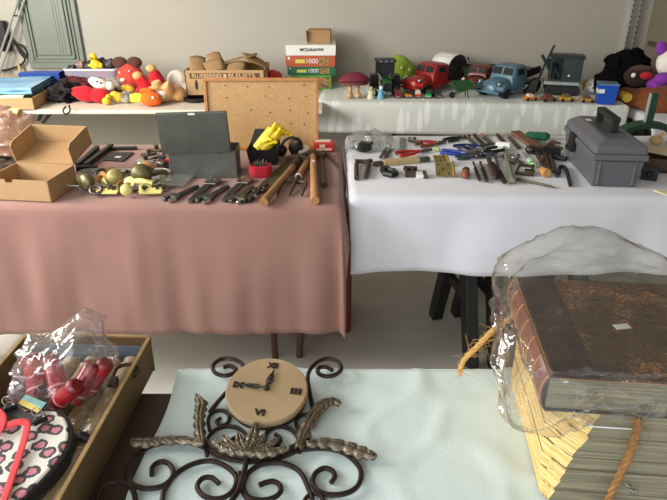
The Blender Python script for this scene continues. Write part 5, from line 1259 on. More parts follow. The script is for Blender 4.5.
for i, (px, py, lab) in enumerate(((514, 158, 'bright steel shackle behind the green screwdriver'), (511, 164, 'steel ring right of the hammer handle'), (519, 163, 'steel ring under the green screwdriver'), (498, 147, 'chrome fitting left of the white hammer head'), (411, 141, 'chrome jaw fitting at the back by the steel rule'), (548, 145, 'small steel bracket in front of the green rag'), (556, 144, 'dark bracket beside the toolbox corner'), (505, 159, 'small dark nut left of the hammer handle'))):
    p = at(px, py, ZW); t = thing('steel_fitting', lab, 'fitting', (p.x, p.y, ZW), rr.uniform(0, 3), GT)
    mb = MB(); mb.tube([(.018*cos(k*pi/7), .012*sin(k*pi/7), .008+.004*sin(k*pi/7)) for k in range(14)], .005, 6, closed=True); mb.build('ring', chrome if i in (0, 3, 4, 5) else steel, t, smooth=True)
    mb = MB(); mb.box((.022, 0, .008), (.018, .012, .014)); mb.build('lug', steel, t, bevel=.002)
# ---- right end of the white table: green stand, wooden tray, papers
p = at(655, 150, ZW); t = thing('iron_stand', 'dark green arched iron stand behind the toolbox at the right edge', 'stand', (1.475, 2.78, ZW), -.05)
gs = mat('stand_green', (34, 66, 48), .45, .2, var=.15)
mb = MB(); mb.loft([[(x*1.0, -.035, z), (x, .035, z), (x*.88, .035, z-.026), (x*.88, -.035, z-.026)] for x, z in [(-.15*cos(k*pi/14), .030+.085*sin(k*pi/14)) for k in range(15)]]); mb.build('arch', gs, t, bevel=.003)
mb = MB(); mb.bb(-.022, .012, -.012, .012, .100, .245); mb.build('post', gs, t, bevel=.003)
mb = MB(); mb.bb(-.0245, -.0215, -.0125, .0125, .105, .245); mb.build('edge_strip', mat('pale_silver', (170, 174, 168), .4, .4), t)  # thin lighter strip down the left edge of the post
for x in (-.145, .145):
    mb = MB(); mb.bb(x-.025, x+.025, -.04, .04, 0, .012); mb.build('foot', gs, t, bevel=.002)
t = thing('wooden_tray', 'dark wooden tray with papers at the right edge behind the toolbox corner', 'tray', (1.42, 2.46, ZW), -.35)
dw = mat('dark_wood', (78, 56, 38), .6, var=.2, scale=14)
mb = MB(); mb.bb(-.12, .16, -.10, .10, 0, .01); mb.build('base', dw, t)
for a in ((-.12, .16, -.10, -.088), (-.12, .16, .088, .10), (-.12, -.108, -.088, .088), (.148, .16, -.088, .088)):
    mb = MB(); mb.bb(a[0], a[1], a[2], a[3], .0, .055); mb.build('side', dw, t, bevel=.002)
mb = MB(); mb.bb(-.09, .12, -.06, .04, 0, .004); one('paper_sheet', mb, mat('paper', (214, 200, 170), .8), 'cream paper lying slanted across the dark wooden tray', 'paper', (1.43, 2.50, ZW+.058), .45, GT, rot=(0.1, 0.06, -.55))
mb = MB(); mb.ball((0, 0, .02), (.03, .025, .02)); mb.tube([(0, 0, .02), (.03, .01, .05)], .008); one('wood_scrap', mb, woodl, 'tan carved wooden piece on the paper at the right edge', 'wood', (1.40, 2.55, ZW+.072), 0, GT, smooth=True, remesh=.004)
mb = MB(); mb.bb(-.03, .03, -.02, .02, 0, .05); mb.ball((0, -.022, .026), (.014, .012, .014)); one('small_case', mb, blackm, 'small black boxy object in front of the wooden tray, right of the toolbox', 'case', (1.27, 2.30, ZW), -.5, GT, bevel=.003)
bar('paper_strip', 'pale yellow paper strip at the right edge of the white table', 'paper', (656, 190), (676, 197), .035, .003, mat('paper_yellow', (232, 222, 176), .8), ZW, GT)
# ================================================================ front table: clock, old books
ZF = .751
cen = Vector((-.131, .938, .790))
CK = thing('wall_clock', 'round cream faced clock in a black wrought iron scroll frame lying on the mint cloth', 'clock', (cen.x, cen.y, ZF))
base = Vector((cen.x, cen.y, ZF))
FM = TM((0, 0, cen.z-ZF), (radians(12), 0, 0)) @ Matrix.Rotation(radians(-8), 4, 'Z')
facem = mat('clock_cream', (150, 125, 92), .55, var=.06, scale=9, col2=(164, 139, 104))
mb = MB(); mb.lathe([(0, -.016), (.079, -.016), (.0805, -.012), (.0805, -.004), (.078, 0), (0, 0)], FM, 56); mb.build('dial', facem, CK, smooth=True)
mb = MB(); mb.lathe([(0, -.030), (.074, -.030), (.0775, -.028), (.0775, -.016), (0, -.016)], FM, 56); mb.build('case', black, CK, smooth=True)
inkm = mat('numeral_dark', (46, 36, 30), .45, .3, var=.2)
for s, a in (('XII', 90), ('III', 0), ('VI', -90), ('IX', 180)):
    r = .058; M = FM @ Matrix.Translation((r*cos(radians(a)), r*sin(radians(a)), .0012))
    o = text('numeral', s, .018, inkm, CK, M.to_translation(), M.to_euler(), .021 if s != 'III' else .021, ext=.0012, bold=.0007)
def hand(nm, ang, L, w):
    M = FM @ Matrix.Rotation(ang, 4, 'Z'); mb = MB(); z = .004
    mb.tube([(0, 0, z), (L, 0, z)], w*.32, 6, M=M)
    for c, r in ((L*.38, w), (L*.58, w*.8)):
        mb.tube([(c+1.6*r*cos(k*pi/6), r*sin(k*pi/6), z) for k in range(12)], w*.26, 6, closed=True, M=M)
    mb.tube([(L*.68, 0, z), (L*.82, 0, z), (L, 0, z)], [w*.7, w*.4, w*.1], 6, M=M)
    mb.build(nm, black, CK, smooth=True)
hand('minute_hand', radians(180), .058, .005); hand('hour_hand', radians(84), .046, .0055)
mb = MB(); mb.lathe([(0, 0), (.006, 0), (.006, .006), (0, .009)], FM, 14); mb.build('hub', inkm, CK, smooth=True)
def c2(x, y): return (120+x/2.382, 330+y/2.382)
def c5(x, y): return (240+x/4.17, 400+y/4.17)
def c4(x, y): return (90+x/4.17, 400+y/4.17)
def scroll(pts, conv, r=.0046, z=.757, nm='scroll', lift=None):
    P = []
    for i, q in enumerate(pts):
        h = z if lift is None else z+lift*(1-i/(len(pts)-1))
        P.append(at(*conv(*q), h)-base)
    mb = MB(); mb.tube(smooth_path(P, 5), r, 8); return mb.build(nm, iron, CK, smooth=True)
scroll([(297, 98), (290, 80), (268, 69), (240, 70), (222, 84), (226, 101), (248, 109), (270, 103), (276, 93), (262, 86), (246, 89)], c2, z=.768)
scroll([(447, 125), (450, 100), (468, 78), (495, 68), (520, 76), (527, 93), (512, 107), (488, 110), (472, 102), (474, 90), (490, 88), (506, 96)], c2, z=.768)
scroll([(256, 146), (236, 168), (214, 196)], c2, z=.757, lift=.012)
scroll([(447, 122), (455, 165), (463, 206)], c2, z=.757, lift=.012)
scroll([(214, 240), (210, 214), (222, 196), (245, 192), (259, 204), (256, 222), (240, 228), (230, 218), (240, 210)], c2, .0038)
scroll([(450, 260), (425, 236), (420, 216), (432, 203), (450, 204), (458, 216), (448, 228), (436, 224)], c2, .0038)
scroll([(208, 300), (205, 270), (222, 242), (252, 230), (285, 236), (303, 256), (300, 276), (282, 286), (266, 276), (268, 260), (284, 256)], c2, .0042)
scroll([(428, 292), (426, 262), (408, 238), (380, 230), (354, 240), (345, 260), (356, 276), (374, 274), (382, 260), (370, 248)], c2, .0042)
scroll([(198, 268), (215, 288), (250, 303), (300, 312), (350, 308), (400, 296), (436, 280)], c2, .005)
scroll([(206, 262), (228, 284), (262, 295), (300, 302), (345, 299), (390, 288), (426, 272)], c2, .005, z=.764)
scroll([(300, 308), (262, 304), (215, 285), (165, 268), (110, 268), (62, 282), (28, 314), (17, 346), (34, 370), (72, 378), (108, 368), (127, 344), (118, 320), (96, 314), (78, 326), (76, 346)], c2)
scroll([(130, 255), (220, 215), (300, 203), (380, 205), (440, 225), (490, 270), (505, 310), (490, 360), (440, 390), (370, 395), (320, 375), (303, 340), (315, 305), (350, 285), (385, 295), (395, 320), (380, 345)], c5)
scroll([(100, 410), (106, 380), (132, 344), (172, 320), (215, 312), (254, 326), (277, 352), (268, 384), (238, 402), (202, 397), (184, 374), (196, 354), (218, 352), (236, 366)], c2)
scroll([(302, 420), (292, 385), (250, 300), (180, 265), (100, 266), (40, 300), (14, 355), (30, 400), (80, 418), (135, 410), (168, 385), (165, 355), (140, 340), (108, 344), (80, 356)], c5)
scroll([(302, 312), (292, 350), (280, 385), (262, 412)], c2, .005, z=.764)
scroll([(284, 340), (288, 372), (300, 396), (322, 412)], c2, .005)
scroll([(24, 440), (36, 390), (60, 356), (100, 340), (146, 346), (180, 376), (192, 430)], c4)
scroll([(262, 440), (275, 410), (300, 392), (335, 396), (350, 425)], c5, .004)
pew = mat('pewter_leaf', (84, 74, 60), .38, .6, var=.3, scale=40, bump=.15, col2=(126, 114, 96))
def leaf(pts, conv, ws, z=.764, lobes=5, up=.012, nm='leaf'):
    P = smooth_path([at(*conv(*q), z)-base for q in pts], 8); K = len(P); n = 8
    def fn(u, v):
        i = min(int(v*(K-1)), K-2); f = v*(K-1)-i; p = P[i].lerp(P[i+1], f); d = (P[i+1]-P[i]).normalized(); s = Vector((-d.y, d.x, 0))
        e = v*(len(ws)-1); a = min(int(e), len(ws)-2); w = ws[a]+(ws[a+1]-ws[a])*(e-a)
        ph = v*lobes; sc = .62+.38*abs(sin(ph*pi)); t = (u-.5)*2
        return p+s*(t*w*sc)+d*(-abs(t)*w*.3)+Vector((0, 0, up*.8*(1-t*t)*(.75+.25*abs(sin(ph*pi+abs(t)*2.2)))-.0035*math.exp(-(t*5)**2)+.0022*abs(sin(v*lobes*2*pi+abs(t)*4))))
    mb = MB(); mb.grid(fn, 12, 56); return mb.build(nm, pew, CK, smooth='s', solid=.002)
leaf([(196, 276), (190, 240), (190, 205), (194, 180), (182, 160)], c2, [.007, .011, .011, .012, .013, .004], lobes=7)
leaf([(425, 285), (440, 245), (458, 210), (482, 182), (508, 174), (526, 182)], c2, [.008, .013, .014, .016, .014, .005], lobes=8)
leaf([(200, 276), (150, 266), (100, 268), (60, 272), (26, 270)], c2, [.006, .010, .011, .012, .013, .010], lobes=6)
leaf([(446, 276), (490, 272), (540, 282), (580, 296), (612, 308)], c2, [.006, .013, .015, .016, .017, .006], lobes=6)
for tip, w in (((218, 268), .012), ((246, 258), .013), ((282, 250), .014), ((323, 228), .017), ((346, 254), .014), ((376, 266), .013), ((404, 286), .011)):
    leaf([(302, 298), ((302+tip[0])/2+(2 if tip[0] > 300 else -4), (298+tip[1])/2+4), tip], c2, [.005, w, w*.9, .003], z=.768, lobes=4)
# ---------------------------------------------------------------- books
BK = radians(-5.5)
leath = mat('book_leather', (44, 25, 21), .42, var=.25, scale=40, bump=.15, bscale=90, col2=(54, 32, 26))
marb = bpy.data.materials.new('marbled_board'); marb.use_nodes = True
nt = marb.node_tree; N = nt.nodes; Lk = nt.links; b_ = N['Principled BSDF']; tc = N.new('ShaderNodeTexCoord')
n1 = N.new('ShaderNodeTexNoise'); n1.inputs['Scale'].default_value = 190; n1.inputs['Detail'].default_value = 4
n2 = N.new('ShaderNodeTexNoise'); n2.inputs['Scale'].default_value = 14; n2.inputs['Detail'].default_value = 3
Lk.new(tc.outputs['Object'], n1.inputs['Vector']); Lk.new(tc.outputs['Object'], n2.inputs['Vector'])
mm = N.new('ShaderNodeMath'); mm.operation = 'MULTIPLY_ADD'; mm.inputs[1].default_value = .42; Lk.new(n2.outputs['Fac'], mm.inputs[0]); 
m3 = N.new('ShaderNodeMath'); m3.operation = 'MULTIPLY'; m3.inputs[1].default_value = .62; Lk.new(n1.outputs['Fac'], m3.inputs[0]); Lk.new(m3.outputs[0], mm.inputs[2])
rp = N.new('ShaderNodeValToRGB'); rp.color_ramp.elements[0].position = .50; rp.color_ramp.elements[0].color = rgb(66, 46, 34); rp.color_ramp.elements[1].position = .66; rp.color_ramp.elements[1].color = rgb(176, 116, 64)
e = rp.color_ramp.elements.new(.585); e.color = rgb(96, 68, 48)
Lk.new(mm.outputs[0], rp.inputs['Fac']); Lk.new(rp.outputs['Color'], b_.inputs['Base Color']); b_.inputs['Roughness'].default_value = .45
def pages(name, c1, c2_, scale):
    m = bpy.data.materials.new(name); m.use_nodes = True; nt = m.node_tree; N = nt.nodes; Lk = nt.links; b_ = N['Principled BSDF']; tc = N.new('ShaderNodeTexCoord')
    mp = N.new('ShaderNodeMapping'); mp.inputs['Scale'].default_value = (6, 6, scale); Lk.new(tc.outputs['Object'], mp.inputs['Vector'])
    nz = N.new('ShaderNodeTexNoise'); nz.inputs['Scale'].default_value = 1; nz.inputs['Detail'].default_value = 5; Lk.new(mp.outputs[0], nz.inputs['Vector'])
    rp = N.new('ShaderNodeValToRGB'); rp.color_ramp.elements[0].position = .35; rp.color_ramp.elements[0].color = rgb(*c1); rp.color_ramp.elements[1].position = .62; rp.color_ramp.elements[1].color = rgb(*c2_)
    Lk.new(nz.outputs['Fac'], rp.inputs['Fac']); Lk.new(rp.outputs['Color'], b_.inputs['Base Color']); b_.inputs['Roughness'].default_value = .9
    bp = N.new('ShaderNodeBump'); bp.inputs['Strength'].default_value = .5; bp.inputs['Distance'].default_value = .002; Lk.new(nz.outputs['Fac'], bp.inputs['Height']); Lk.new(bp.outputs['Normal'], b_.inputs['Normal'])
    return m
pgrey = pages('page_edges_grey', (108, 101, 80), (146, 138, 112), 260); pyel = pages('page_backs_yellow', (186, 150, 84), (236, 206, 138), 260)
LB = thing('unbound_book', 'thick coverless old book with yellowed backs tied with twine, under the leather book', 'book', (.339, .707, ZF), BK)
rr = random.Random(9); z = 0
W, D = .30, .296
h = .0231
def outline(c, f, j, q, e):
    pts = [(j, D+f), (j+.001, D*.5), (j, c*1.5)]
    for k in range(1, 6): u = k/6; pts.append((j+c*1.1*u+q[k]+e*.4, c*1.5*(1-u)+q[k+6]-e*.4))
    return pts+[(j+c*1.15+e, f), (W, f), (W, D+f)]
for i in range(8):
    q = [rr.uniform(-.002, .002) for _ in range(14)]; j = rr.uniform(0, .003); f = rr.uniform(-.003, .003)
    lo = outline(.010+.0052*i, f, j, q, 0); hi = outline(.010+.0052*(i+.9), f, j, q, rr.uniform(0, .003))
    n = len(lo); mb = MB(); z0 = z+.0006; z1 = z+h
    vv = [(x, y, z0) for x, y in lo]+[(x, y, z0+.004*.9) for x, y in [(a*1.0-.0012 if a < .1 else a, b-.0012 if b < .1 else b) for a, b in lo]]+[(x, y, z1-.003) for x, y in [(a-.0012 if a < .1 else a, b-.0012 if b < .1 else b) for a, b in hi]]+[(x, y, z1) for x, y in hi]
    ff = [tuple(range(n)), tuple(range(3*n, 4*n))]+[(l*n+k, l*n+(k+1) % n, (l+1)*n+(k+1) % n, (l+1)*n+k) for l in range(3) for k in range(n)]
    mb.add(vv, ff)
    mb.mi = [0, 0]+[1 if k < 8 else 0 for l in range(3) for k in range(n)]
    mb.build('signature', [pgrey, pyel], LB); z += h
mb = MB(); mb.bb(.044, .118, -.004, .1, z-.0245, z-.0225); mb.build('paper_slip', white, LB)
def rope(name, pts, r, m, parent=None, twist=140):
    P = smooth_path(pts, 10); K = len(P); mb = MB(); d = 0
    A = [[], [], []]
    for i, p in enumerate(P):
        t = (P[min(i+1, K-1)]-P[max(i-1, 0)]).normalized(); u = t.cross(Vector((.3, .8, .5))).normalized(); w = t.cross(u)
        if i: d += (p-P[i-1]).length
        for k in range(3): a = d*twist+2*pi*k/3; A[k].append(p+(u*cos(a)+w*sin(a))*r*.5)
    for k in range(3): mb.tube(A[k], r*.62, 6)
    return mb, P
twm = mat('twine', (142, 100, 52), .8, var=.2, scale=80); twy = mat('twine_yellow', (192, 150, 84), .8, var=.2, scale=80)
t = thing('twine', 'brown twine running down the front of the coverless book', 'twine', (0, 0, 0))
q = [vy(636, 418, .680), vy(637, 428, .678), vy(629, 455, .676), vy(618, 478, .676), vy(606, 505, .674), vy(600, 520, .676)]
mb, P = rope('twine', q, .0058, twm); mb.build('cord', twm, t, smooth=True)
mb = MB()
for i in range(16):
    p = P[rr.randrange(len(P))]; mb.tube(smooth_path([p, p+Vector((rr.uniform(-.012, .012), -.006, rr.uniform(-.012, .012))), p+Vector((rr.uniform(-.025, .025), -.008, rr.uniform(-.03, .01)))], 3), .0004, 4)
f = mb.build('fibre', twm, t); f['kind'] = 'stuff'
t = thing('loose_twine', 'frayed yellow twine end sticking out left of the old books', 'twine', (0, 0, 0))
q = [vy(520, 316, .98), vy(507, 321, .985), vy(493, 330, .99), vy(479, 345, .995), vy(464, 360, 1.0), vy(459, 375, 1.0)]
mb, P = rope('loose_twine', q, .0052, twy, twist=130); mb.build('cord', twy, t, smooth=True)
mb = MB()
for i in range(60):
    p = P[rr.randrange(int(len(P)*.25), len(P))]; mb.tube(smooth_path([p, p+Vector((rr.uniform(-.012, .014), rr.uniform(-.01, .01), rr.uniform(-.014, .014))), p+Vector((rr.uniform(-.03, .045), rr.uniform(-.015, .01), rr.uniform(-.045, .03)))], 3), .00038, 4)
f = mb.build('fibre', twy, t); f['kind'] = 'stuff'
mb = MB(); p = vy(632, 490, .690)
for a, b in (((-.012, .012), (.002, -.012)), ((.004, .012), (.008, -.014)), ((-.010, .004), (.010, -.002)), ((-.014, .014), (-.002, .008))):
    mb.tube([(a[0], 0, a[1]), ((a[0]+b[0])/2, -.003, (a[1]+b[1])/2), (b[0], 0, b[1])], .0011, 6)
one('wire_staple', mb, chrome, 'bent silver wire staple at the front of the coverless book', 'staple', p, smooth=True)
UB = thing('leather_book', 'large dark brown leather bound book with a ribbed spine on top, in a clear bag', 'book', (.316, .705, ZF+z+.001), BK)
W, D, TH_ = .285, .300, .066
mb = MB(); mb.bb(0, W, 0, D, 0, .004); mb.build('back_board', leath, UB, bevel=.001)
mb = MB(); mb.bb(.002, W-.004, .004, D-.005, .004, TH_-.004); mb.build('page_block', pgrey, UB)
mb = MB(); mb.bb(0, W, 0, D, TH_-.004, TH_); cov = mb.build('front_board', marb, UB, bevel=.001)
mb = MB(); mb.bb(-.001, .070, -.0008, D+.0008, TH_-.0035, TH_+.0006); mb.build('leather_strip', leath, cov, bevel=.0005)
mb = MB(); mb.prism([(W+.0005, -.0008), (W+.0005, .075), (W-.075, -.0008)], TH_-.003, TH_+.0006); mb.build('leather_corner', leath, cov)
mb = MB()
def spn(u, v): a = -pi/2+pi*v; return (.006-.014*cos(a), -.0005+(D+.001)*u, TH_/2+(TH_/2)*sin(a))
mb.grid(spn, 4, 14); sp = mb.build('spine', mat('spine_leather', (112, 66, 56), .38, var=.15, scale=30, bump=.1, col2=(128, 78, 66)), UB, smooth='s', solid=.002)
gilt = mat('gilt', (186, 140, 84), .4, .4, var=.15)
for y in (.004, .055, .105, .155, .205, .255, D-.004):
    mb = MB(); mb.tube([(.006-.0155*cos(a), y, TH_/2+(TH_/2)*sin(a)) for a in [-pi/2*.96+pi*.96*k/12 for k in range(13)]], .0014, 6); mb.build('gilt_band', gilt, sp, smooth=True)
mb = MB(); mb.bb(-.0005, .0025, 0, D, TH_-.001, TH_+.0012); mb.build('worn_edge', gilt, cov)
mb = MB(); mb.bb(0, W, -.0012, .0008, TH_-.0042, TH_-.0032); mb.build('worn_edge', gilt, cov)
for y, n in ((.222, 3), (.236, 3), (.24, 2), (.125, 4), (.075, 3)):
    for k in range(n):
        a = radians(20-14*k); mb = MB(); mb.box((.006-.0155*cos(a), y, TH_/2+TH_/2*sin(a)), (.0012, .012, .003)); mb.build('gilt_mark', gilt, sp)
mb = MB(); mb.box((0, 0, 0), (.026, .014, .0008), TM((.146, .142, TH_+.0012), (0, 0, .25))); mb.build('sticker', white, cov)
bookbag = film('book_bag', (250, 249, 246), .5, .13, 15, .022)
def bagshape(p, u):
    if u.x < -.35 and u.z < .2: k = min(1, (-.35-u.x)/.4); p.z -= .05*k*(1-u.y*.6); p.x -= .022*k*max(0, -u.y)
    if u.y > .2: p.z += .056*min(1, (u.y-.2)/.5)*max(0, 1-((u.x+.12)/(.85 if u.x < -.12 else 1.25))**2)*max(0, u.z+.3)
    return p
crumple('book_bag', (.462, .850, .988), (.176, .188, .044), bookbag, 'clear crinkled plastic bag wrapped around the leather book', 'bag', .905, 6, .13, .25, 90, 60, BK, bagshape, 2.6)
# ================================================================ long cardboard tray at the front left
ZB = .731
LT = thing('long_tray', 'long worn cardboard tray of rods and small goods on the brown table in front', 'tray', (-.543, .735, ZB), radians(-2.5))
w, d, h = .128, .345, .088
mb = MB(); mb.bb(-w, w, -d, d, 0, .005); mb.build('base', kraft, LT)
for q in (-1, 1):
    mb = MB(); mb.loft([[(q*w-.003, -d, 0), (q*w+.003, -d, 0), (q*w+.003, d, 0), (q*w-.003, d, 0)], [(q*(w+.006)-.003, -d, h), (q*(w+.006)+.003, -d, h), (q*(w+.006)+.003, d, h), (q*(w+.006)-.003, d, h)]]); sw = mb.build('side_wall', kraft, LT)
    mb = MB(); mb.bb(q*(w+.006)-.0035, q*(w+.006)+.0035, -d, d, h-.001, h+.0025); mb.build('torn_edge', mat('torn_card', (150, 120, 76), .9, var=.2, scale=30), sw)
for q in (-1, 1):
    mb = MB(); mb.bb(-w-.006, w+.006, q*d-.003, q*d+.003, 0, h); ew = mb.build('end_wall', kraft, LT)
    mb = MB(); mb.bb(-w, w, q*d-.005*q-.001, q*d-.003*q, .003, h-.022); mb.build('lining', mat('lining_blue', (112, 124, 136), .6, var=.1, scale=8), ew)
    mb = MB(); mb.bb(-w-.006, w+.006, q*d-.0035, q*d+.0035, h-.001, h+.0025); mb.build('torn_edge', mat('torn_card', (150, 120, 76), .9, var=.2, scale=30), ew)
rodm = mat('rod_beige', (168, 152, 118), .35, var=.12, scale=14, coat=.4)
for i, (x, zz, r, lab) in enumerate(((.098, .030, .020, 'beige rod against the right wall of the long tray'), (.058, .030, .020, 'beige rod second from the right wall of the long tray'), (.014, .030, .020, 'beige rod in the middle of the long tray'), (-.03, .030, .020, 'beige rod left of the middle of the long tray'))):
    t = thing('curtain_rod', lab, 'rod', (-.543+x, .735, ZB+.018), radians(-2.5), 'beige rods in the long tray')
    mb = MB(); mb.tube([(0, -.33, r), (0, .285, r)], r, 16); mb.build('tube', rodm, t, smooth=True)
    mb = MB(); mb.lathe([(0, 0), (r*.9, 0), (r*1.05, .008), (r*.7, .018), (r*.95, .030), (r*.5, .042), (0, .044)], TM((0, .283, r), (-pi/2, 0, 0)), 18); mb.build('finial', mat('finial_beige', (190, 170, 136), .45, var=.1), t, smooth=True)
t = thing('hook_bracket', 'dark bronze curved bracket on the rod ends in the long tray', 'bracket', at(128, 375, .80), .2)
mb = MB(); mb.tube(smooth_path([(-.03, -.01, .0), (-.02, .012, .012), (.005, .018, .012), (.02, .004, .008), (.012, -.012, .004)]), [.004]*20+[.006]*5, 8); mb.build('hook', rusty, t, smooth=True)
mb = MB(); mb.box((-.028, -.016, .0), (.022, .02, .014)); mb.build('clip', rusty, t, bevel=.003)
t = thing('plastic_sheet', 'thin clear wrap lying over the beige rods in the long tray', 'wrap', (0, 0, 0))
def wr_(u, v):
    x = -.55+.135*u; y = .50+.46*v
    return (x, y, ZB+.064+.010*abs(noise.noise(Vector((x*22, y*9, 3))))+.007*noise.noise(Vector((x*50, y*22, 5))))
mb = MB(); mb.grid(wr_, 24, 60); mb.build('film', film('wrap_film', (240, 234, 220), .4, .16, 26, .05), t, smooth='s')
# red tubes and their bag
dr = mat('tube_red', (150, 26, 34), .28, var=.12, coat=.5)
tubes = (((40, 398), (33, 360), .026, 'red tube standing tallest at the left inside the clear bag'), ((60, 396), (52, 362), .022, 'red tube second from the left inside the clear bag'), ((72, 402), (92, 368), .022, 'red tube slanting right inside the clear bag'), ((58, 402), (74, 388), .020, 'red tube lying lowest in the clear bag'), ((88, 392), (104, 366), .020, 'red tube at the right inside the clear bag'))
for i, (a, b, r, lab) in enumerate(tubes):
    p = at(*a, .795+.012*(i % 2)); q = at(*b, .845); d_ = q-p; L = d_.length
    t = thing('red_tube', lab, 'tube', p, 0, 'red tubes in the clear bag'); t.rotation_euler = d_.to_track_quat('X', 'Z').to_euler()
    mb = MB(); mb.tube([(0, 0, 0), (L, 0, 0)], r*.8, 16); mb.build('barrel', dr, t, smooth=True)
    mb = MB(); mb.tube([(L, 0, 0), (L+.006, 0, 0), (L+.012, 0, 0)], [r*.86, r*.86, r*.6], 16); mb.build('cap', mat('tube_dark_red', (110, 18, 26), .35), t, smooth=True)
    mb = MB(); mb.tube([(L*.2, 0, 0), (L*.26, 0, 0)], r*.83, 16); mb.build('ring', mat('ring_pink', (206, 150, 146), .3), t, smooth=True)
def redbag(p, u):
    if u.z > .0: p.z += .055*max(0, u.z)*max(0, min(1, (u.x+.5)*.9))*max(0, 1-abs(u.x-.45)*1.2)
    return p
p = at(66, 378, .81)
crumple('goods_bag', (p.x-.004, p.y+.012, .828), (.092, .085, .055), film('goods_film', (250, 248, 248), .5, .13, 15, .05), 'clear crumpled bag of red tubes on top of the long tray', 'bag', .775, 12, .30, .5, 80, 50, .2, redbag, 1.5)
# leopard pouch
leo = bpy.data.materials.new('leopard_print'); leo.use_nodes = True
nt = leo.node_tree; N = nt.nodes; Lk = nt.links; b_ = N['Principled BSDF']; tc = N.new('ShaderNodeTexCoord')
mp = N.new('ShaderNodeMapping'); mp.inputs['Scale'].default_value = (50, 50, 2); Lk.new(tc.outputs['Object'], mp.inputs['Vector'])
nz = N.new('ShaderNodeTexNoise'); nz.inputs['Scale'].default_value = 2.2; Lk.new(mp.outputs[0], nz.inputs['Vector'])
mx = N.new('ShaderNodeMix'); mx.data_type = 'RGBA'; mx.inputs['Factor'].default_value = .34; Lk.new(mp.outputs[0], mx.inputs['A']); Lk.new(nz.outputs['Color'], mx.inputs['B'])
vo = N.new('ShaderNodeTexVoronoi'); vo.voronoi_dimensions = '2D'; vo.inputs['Scale'].default_value = 1.0; vo.inputs['Randomness'].default_value = .95; Lk.new(mx.outputs['Result'], vo.inputs['Vector'])
rp = N.new('ShaderNodeValToRGB'); rp.color_ramp.interpolation = 'CONSTANT'
E_ = rp.color_ramp.elements; E_[0].position = 0; E_[0].color = rgb(206, 128, 140); E_[1].position = .24; E_[1].color = rgb(72, 68, 72)
e = E_.new(.43); e.color = rgb(226, 220, 208)
Lk.new(vo.outputs['Distance'], rp.inputs['Fac']); Lk.new(rp.outputs['Color'], b_.inputs['Base Color']); b_.inputs['Roughness'].default_value = .7
hh = .835
o_ = at(30, 450, hh)
PT = thing('leopard_pouch', 'black edged pouch with a grey and pink leopard print at the lower left corner', 'pouch', (o_.x, o_.y, ZB+.054))
def px(l, z): return [((at(x, y, z)-o_).x, (at(x, y, z)-o_).y) for x, y in l]
top = [(-60, 452), (-20, 432), (5, 414), (22, 404), (40, 402), (54, 403), (63, 410), (66.5, 422), (64, 436), (57, 448), (44, 464), (26, 482), (8, 500), (-20, 522), (-60, 540)]
inner = [Vector((x, y, 0)) for x, y in px(top, hh)]
def sm(l): return [(v.x, v.y) for v in smooth_path(l+[l[0]], 4)[:-1]]
mb = MB(); mb.prism(sm(inner), .020, .032); mb.build('print_panel', leo, PT, bevel=.004)
c_ = sum(inner, Vector())/len(inner)
outer = [v+(v-c_).normalized()*.0075 for v in inner]
mb = MB(); mb.prism(sm(outer), 0, .029); mb.build('gusset', fab('gusset', (16, 15, 16)), PT, bevel=.004)
zt = ZB+.054+.032
def quad(nm, l, z, m, par, th=.001):
    mb = MB(); mb.prism([((at(x, y, z)-o_).x, (at(x, y, z)-o_).y) for x, y in l], z-PT.location.z, z-PT.location.z+th); return mb.build(nm, m, par, bevel=.0003)
quad('header_band', [(8, 416), (32, 426), (37, 418), (14, 409)], zt+.001, mat('band_grey', (52, 50, 54), .6), PT, .004)
tg_ = thing('price_tag', 'small yellow and blue printed tag clipped to the top of the leopard pouch', 'tag', (o_.x, o_.y, zt+.006))
def quad2(nm, l, z, m, th=.001):
    mb = MB(); mb.prism([((at(x, y, z)-o_).x, (at(x, y, z)-o_).y) for x, y in l], z-(zt+.006), z-(zt+.006)+th); return mb.build(nm, m, tg_)
quad2('card', [(16, 404), (39, 415), (48, 403), (25, 393)], zt+.007, blackm, .001)
quad2('print', [(18, 403.5), (38, 413), (46.5, 403), (26, 394.5)], zt+.0081, mat('tag_yellow', (206, 186, 84), .4, scale=60, col2=(226, 206, 120)), .0006)
quad2('print_band', [(22, 399), (42, 408.5), (46.5, 403), (26, 394.5)], zt+.0088, mat('tag_blue', (132, 178, 176), .4, scale=60), .0004)
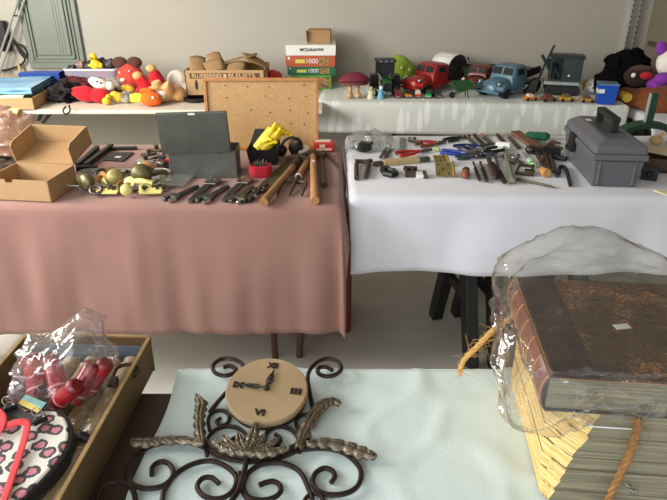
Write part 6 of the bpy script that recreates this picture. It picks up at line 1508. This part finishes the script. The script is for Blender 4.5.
for (a, nm) in (((10, 408), 'black wire binder clip left of the tag'), ((40, 420), 'black wire binder clip right of the tag')):
    p = at(*a, zt+.008); t = thing('binder_clip', nm, 'clip', p, .7, 'binder clips on the pouch')
    mb = MB(); mb.prism([(-.012, -.006), (.012, -.006), (.010, .004), (-.010, .004)], -.004, .006); mb.build('body', blackm, t, bevel=.001)
    for q in (-1, 1):
        mb = MB(); mb.tube(smooth_path([(-.006, q*.003, .006), (-.007, q*.010+.008, .009), (0, q*.010+.014, .010), (.007, q*.010+.008, .009), (.006, q*.003, .006)]), .0011, 6); mb.build('wire_arm', chrome, t, smooth=True)
def ribbon(lab, pts, wd, seed):
    P = smooth_path([at(x, y, zt+.004+dz) for x, y, dz in pts], 6); mb = MB(); K = len(P)
    def fn(u, v):
        i = min(int(v*(K-1)), K-2); p = P[i].lerp(P[i+1], v*(K-1)-i); dd = (P[i+1]-P[i]).normalized(); s = Vector((-dd.y, dd.x, .25)).normalized()
        return p+s*(u-.5)*wd
    mb.grid(fn, 3, K); one('ribbon', mb, fab('ribbonred', (206, 60, 64)), lab, 'ribbon', smooth='s', solid=.0008)
ribbon('coral red ribbon looping down over the leopard pouch', [(-8, 432, .0), (6, 426, .008), (18, 422, .012), (27, 424, .012), (24, 440, .006), (17, 462, .003), (9, 485, .001), (2, 505, .001)], .013, 1)
ribbon('bright red ribbon end at the left edge above the leopard pouch', [(-12, 408, .004), (-2, 412, .010), (3, 420, .010), (-1, 432, .006), (-12, 440, .004)], .014, 2)
t = thing('claw_clip', 'black toothed claw clip between the leopard pouch and the rods', 'clip', at(68, 452, ZB+.056), -.5)
mb = MB(); mb.tube(smooth_path([(-.012, -.03, .004), (-.004, 0, .014), (.0, .026, .014), (.010, .034, .006)]), [.006]*12+[.009]*7, 8); mb.build('spine', blackm, t, smooth=True)
for k in range(6):
    mb = MB(); mb.tube([(-.008+.002*k, -.022+.007*k, .008), (-.016, -.026+.007*k, .0), (-.020, -.024+.007*k, -.001)], [.0022, .002, .001], 6); mb.build('tooth', blackm, t, smooth=True)
t = thing('black_loop', 'black coiled cord loop behind the yellow and blue tag', 'cord', at(42, 391, .815))
mb = MB(); mb.tube(smooth_path([(-.012, -.008, 0), (-.008, .010, .004), (.008, .013, .006), (.014, .0, .006), (.004, -.008, .006), (-.004, .0, .008), (.004, .006, .009)]), .0026, 6); mb.build('loop', blackm, t, smooth=True)
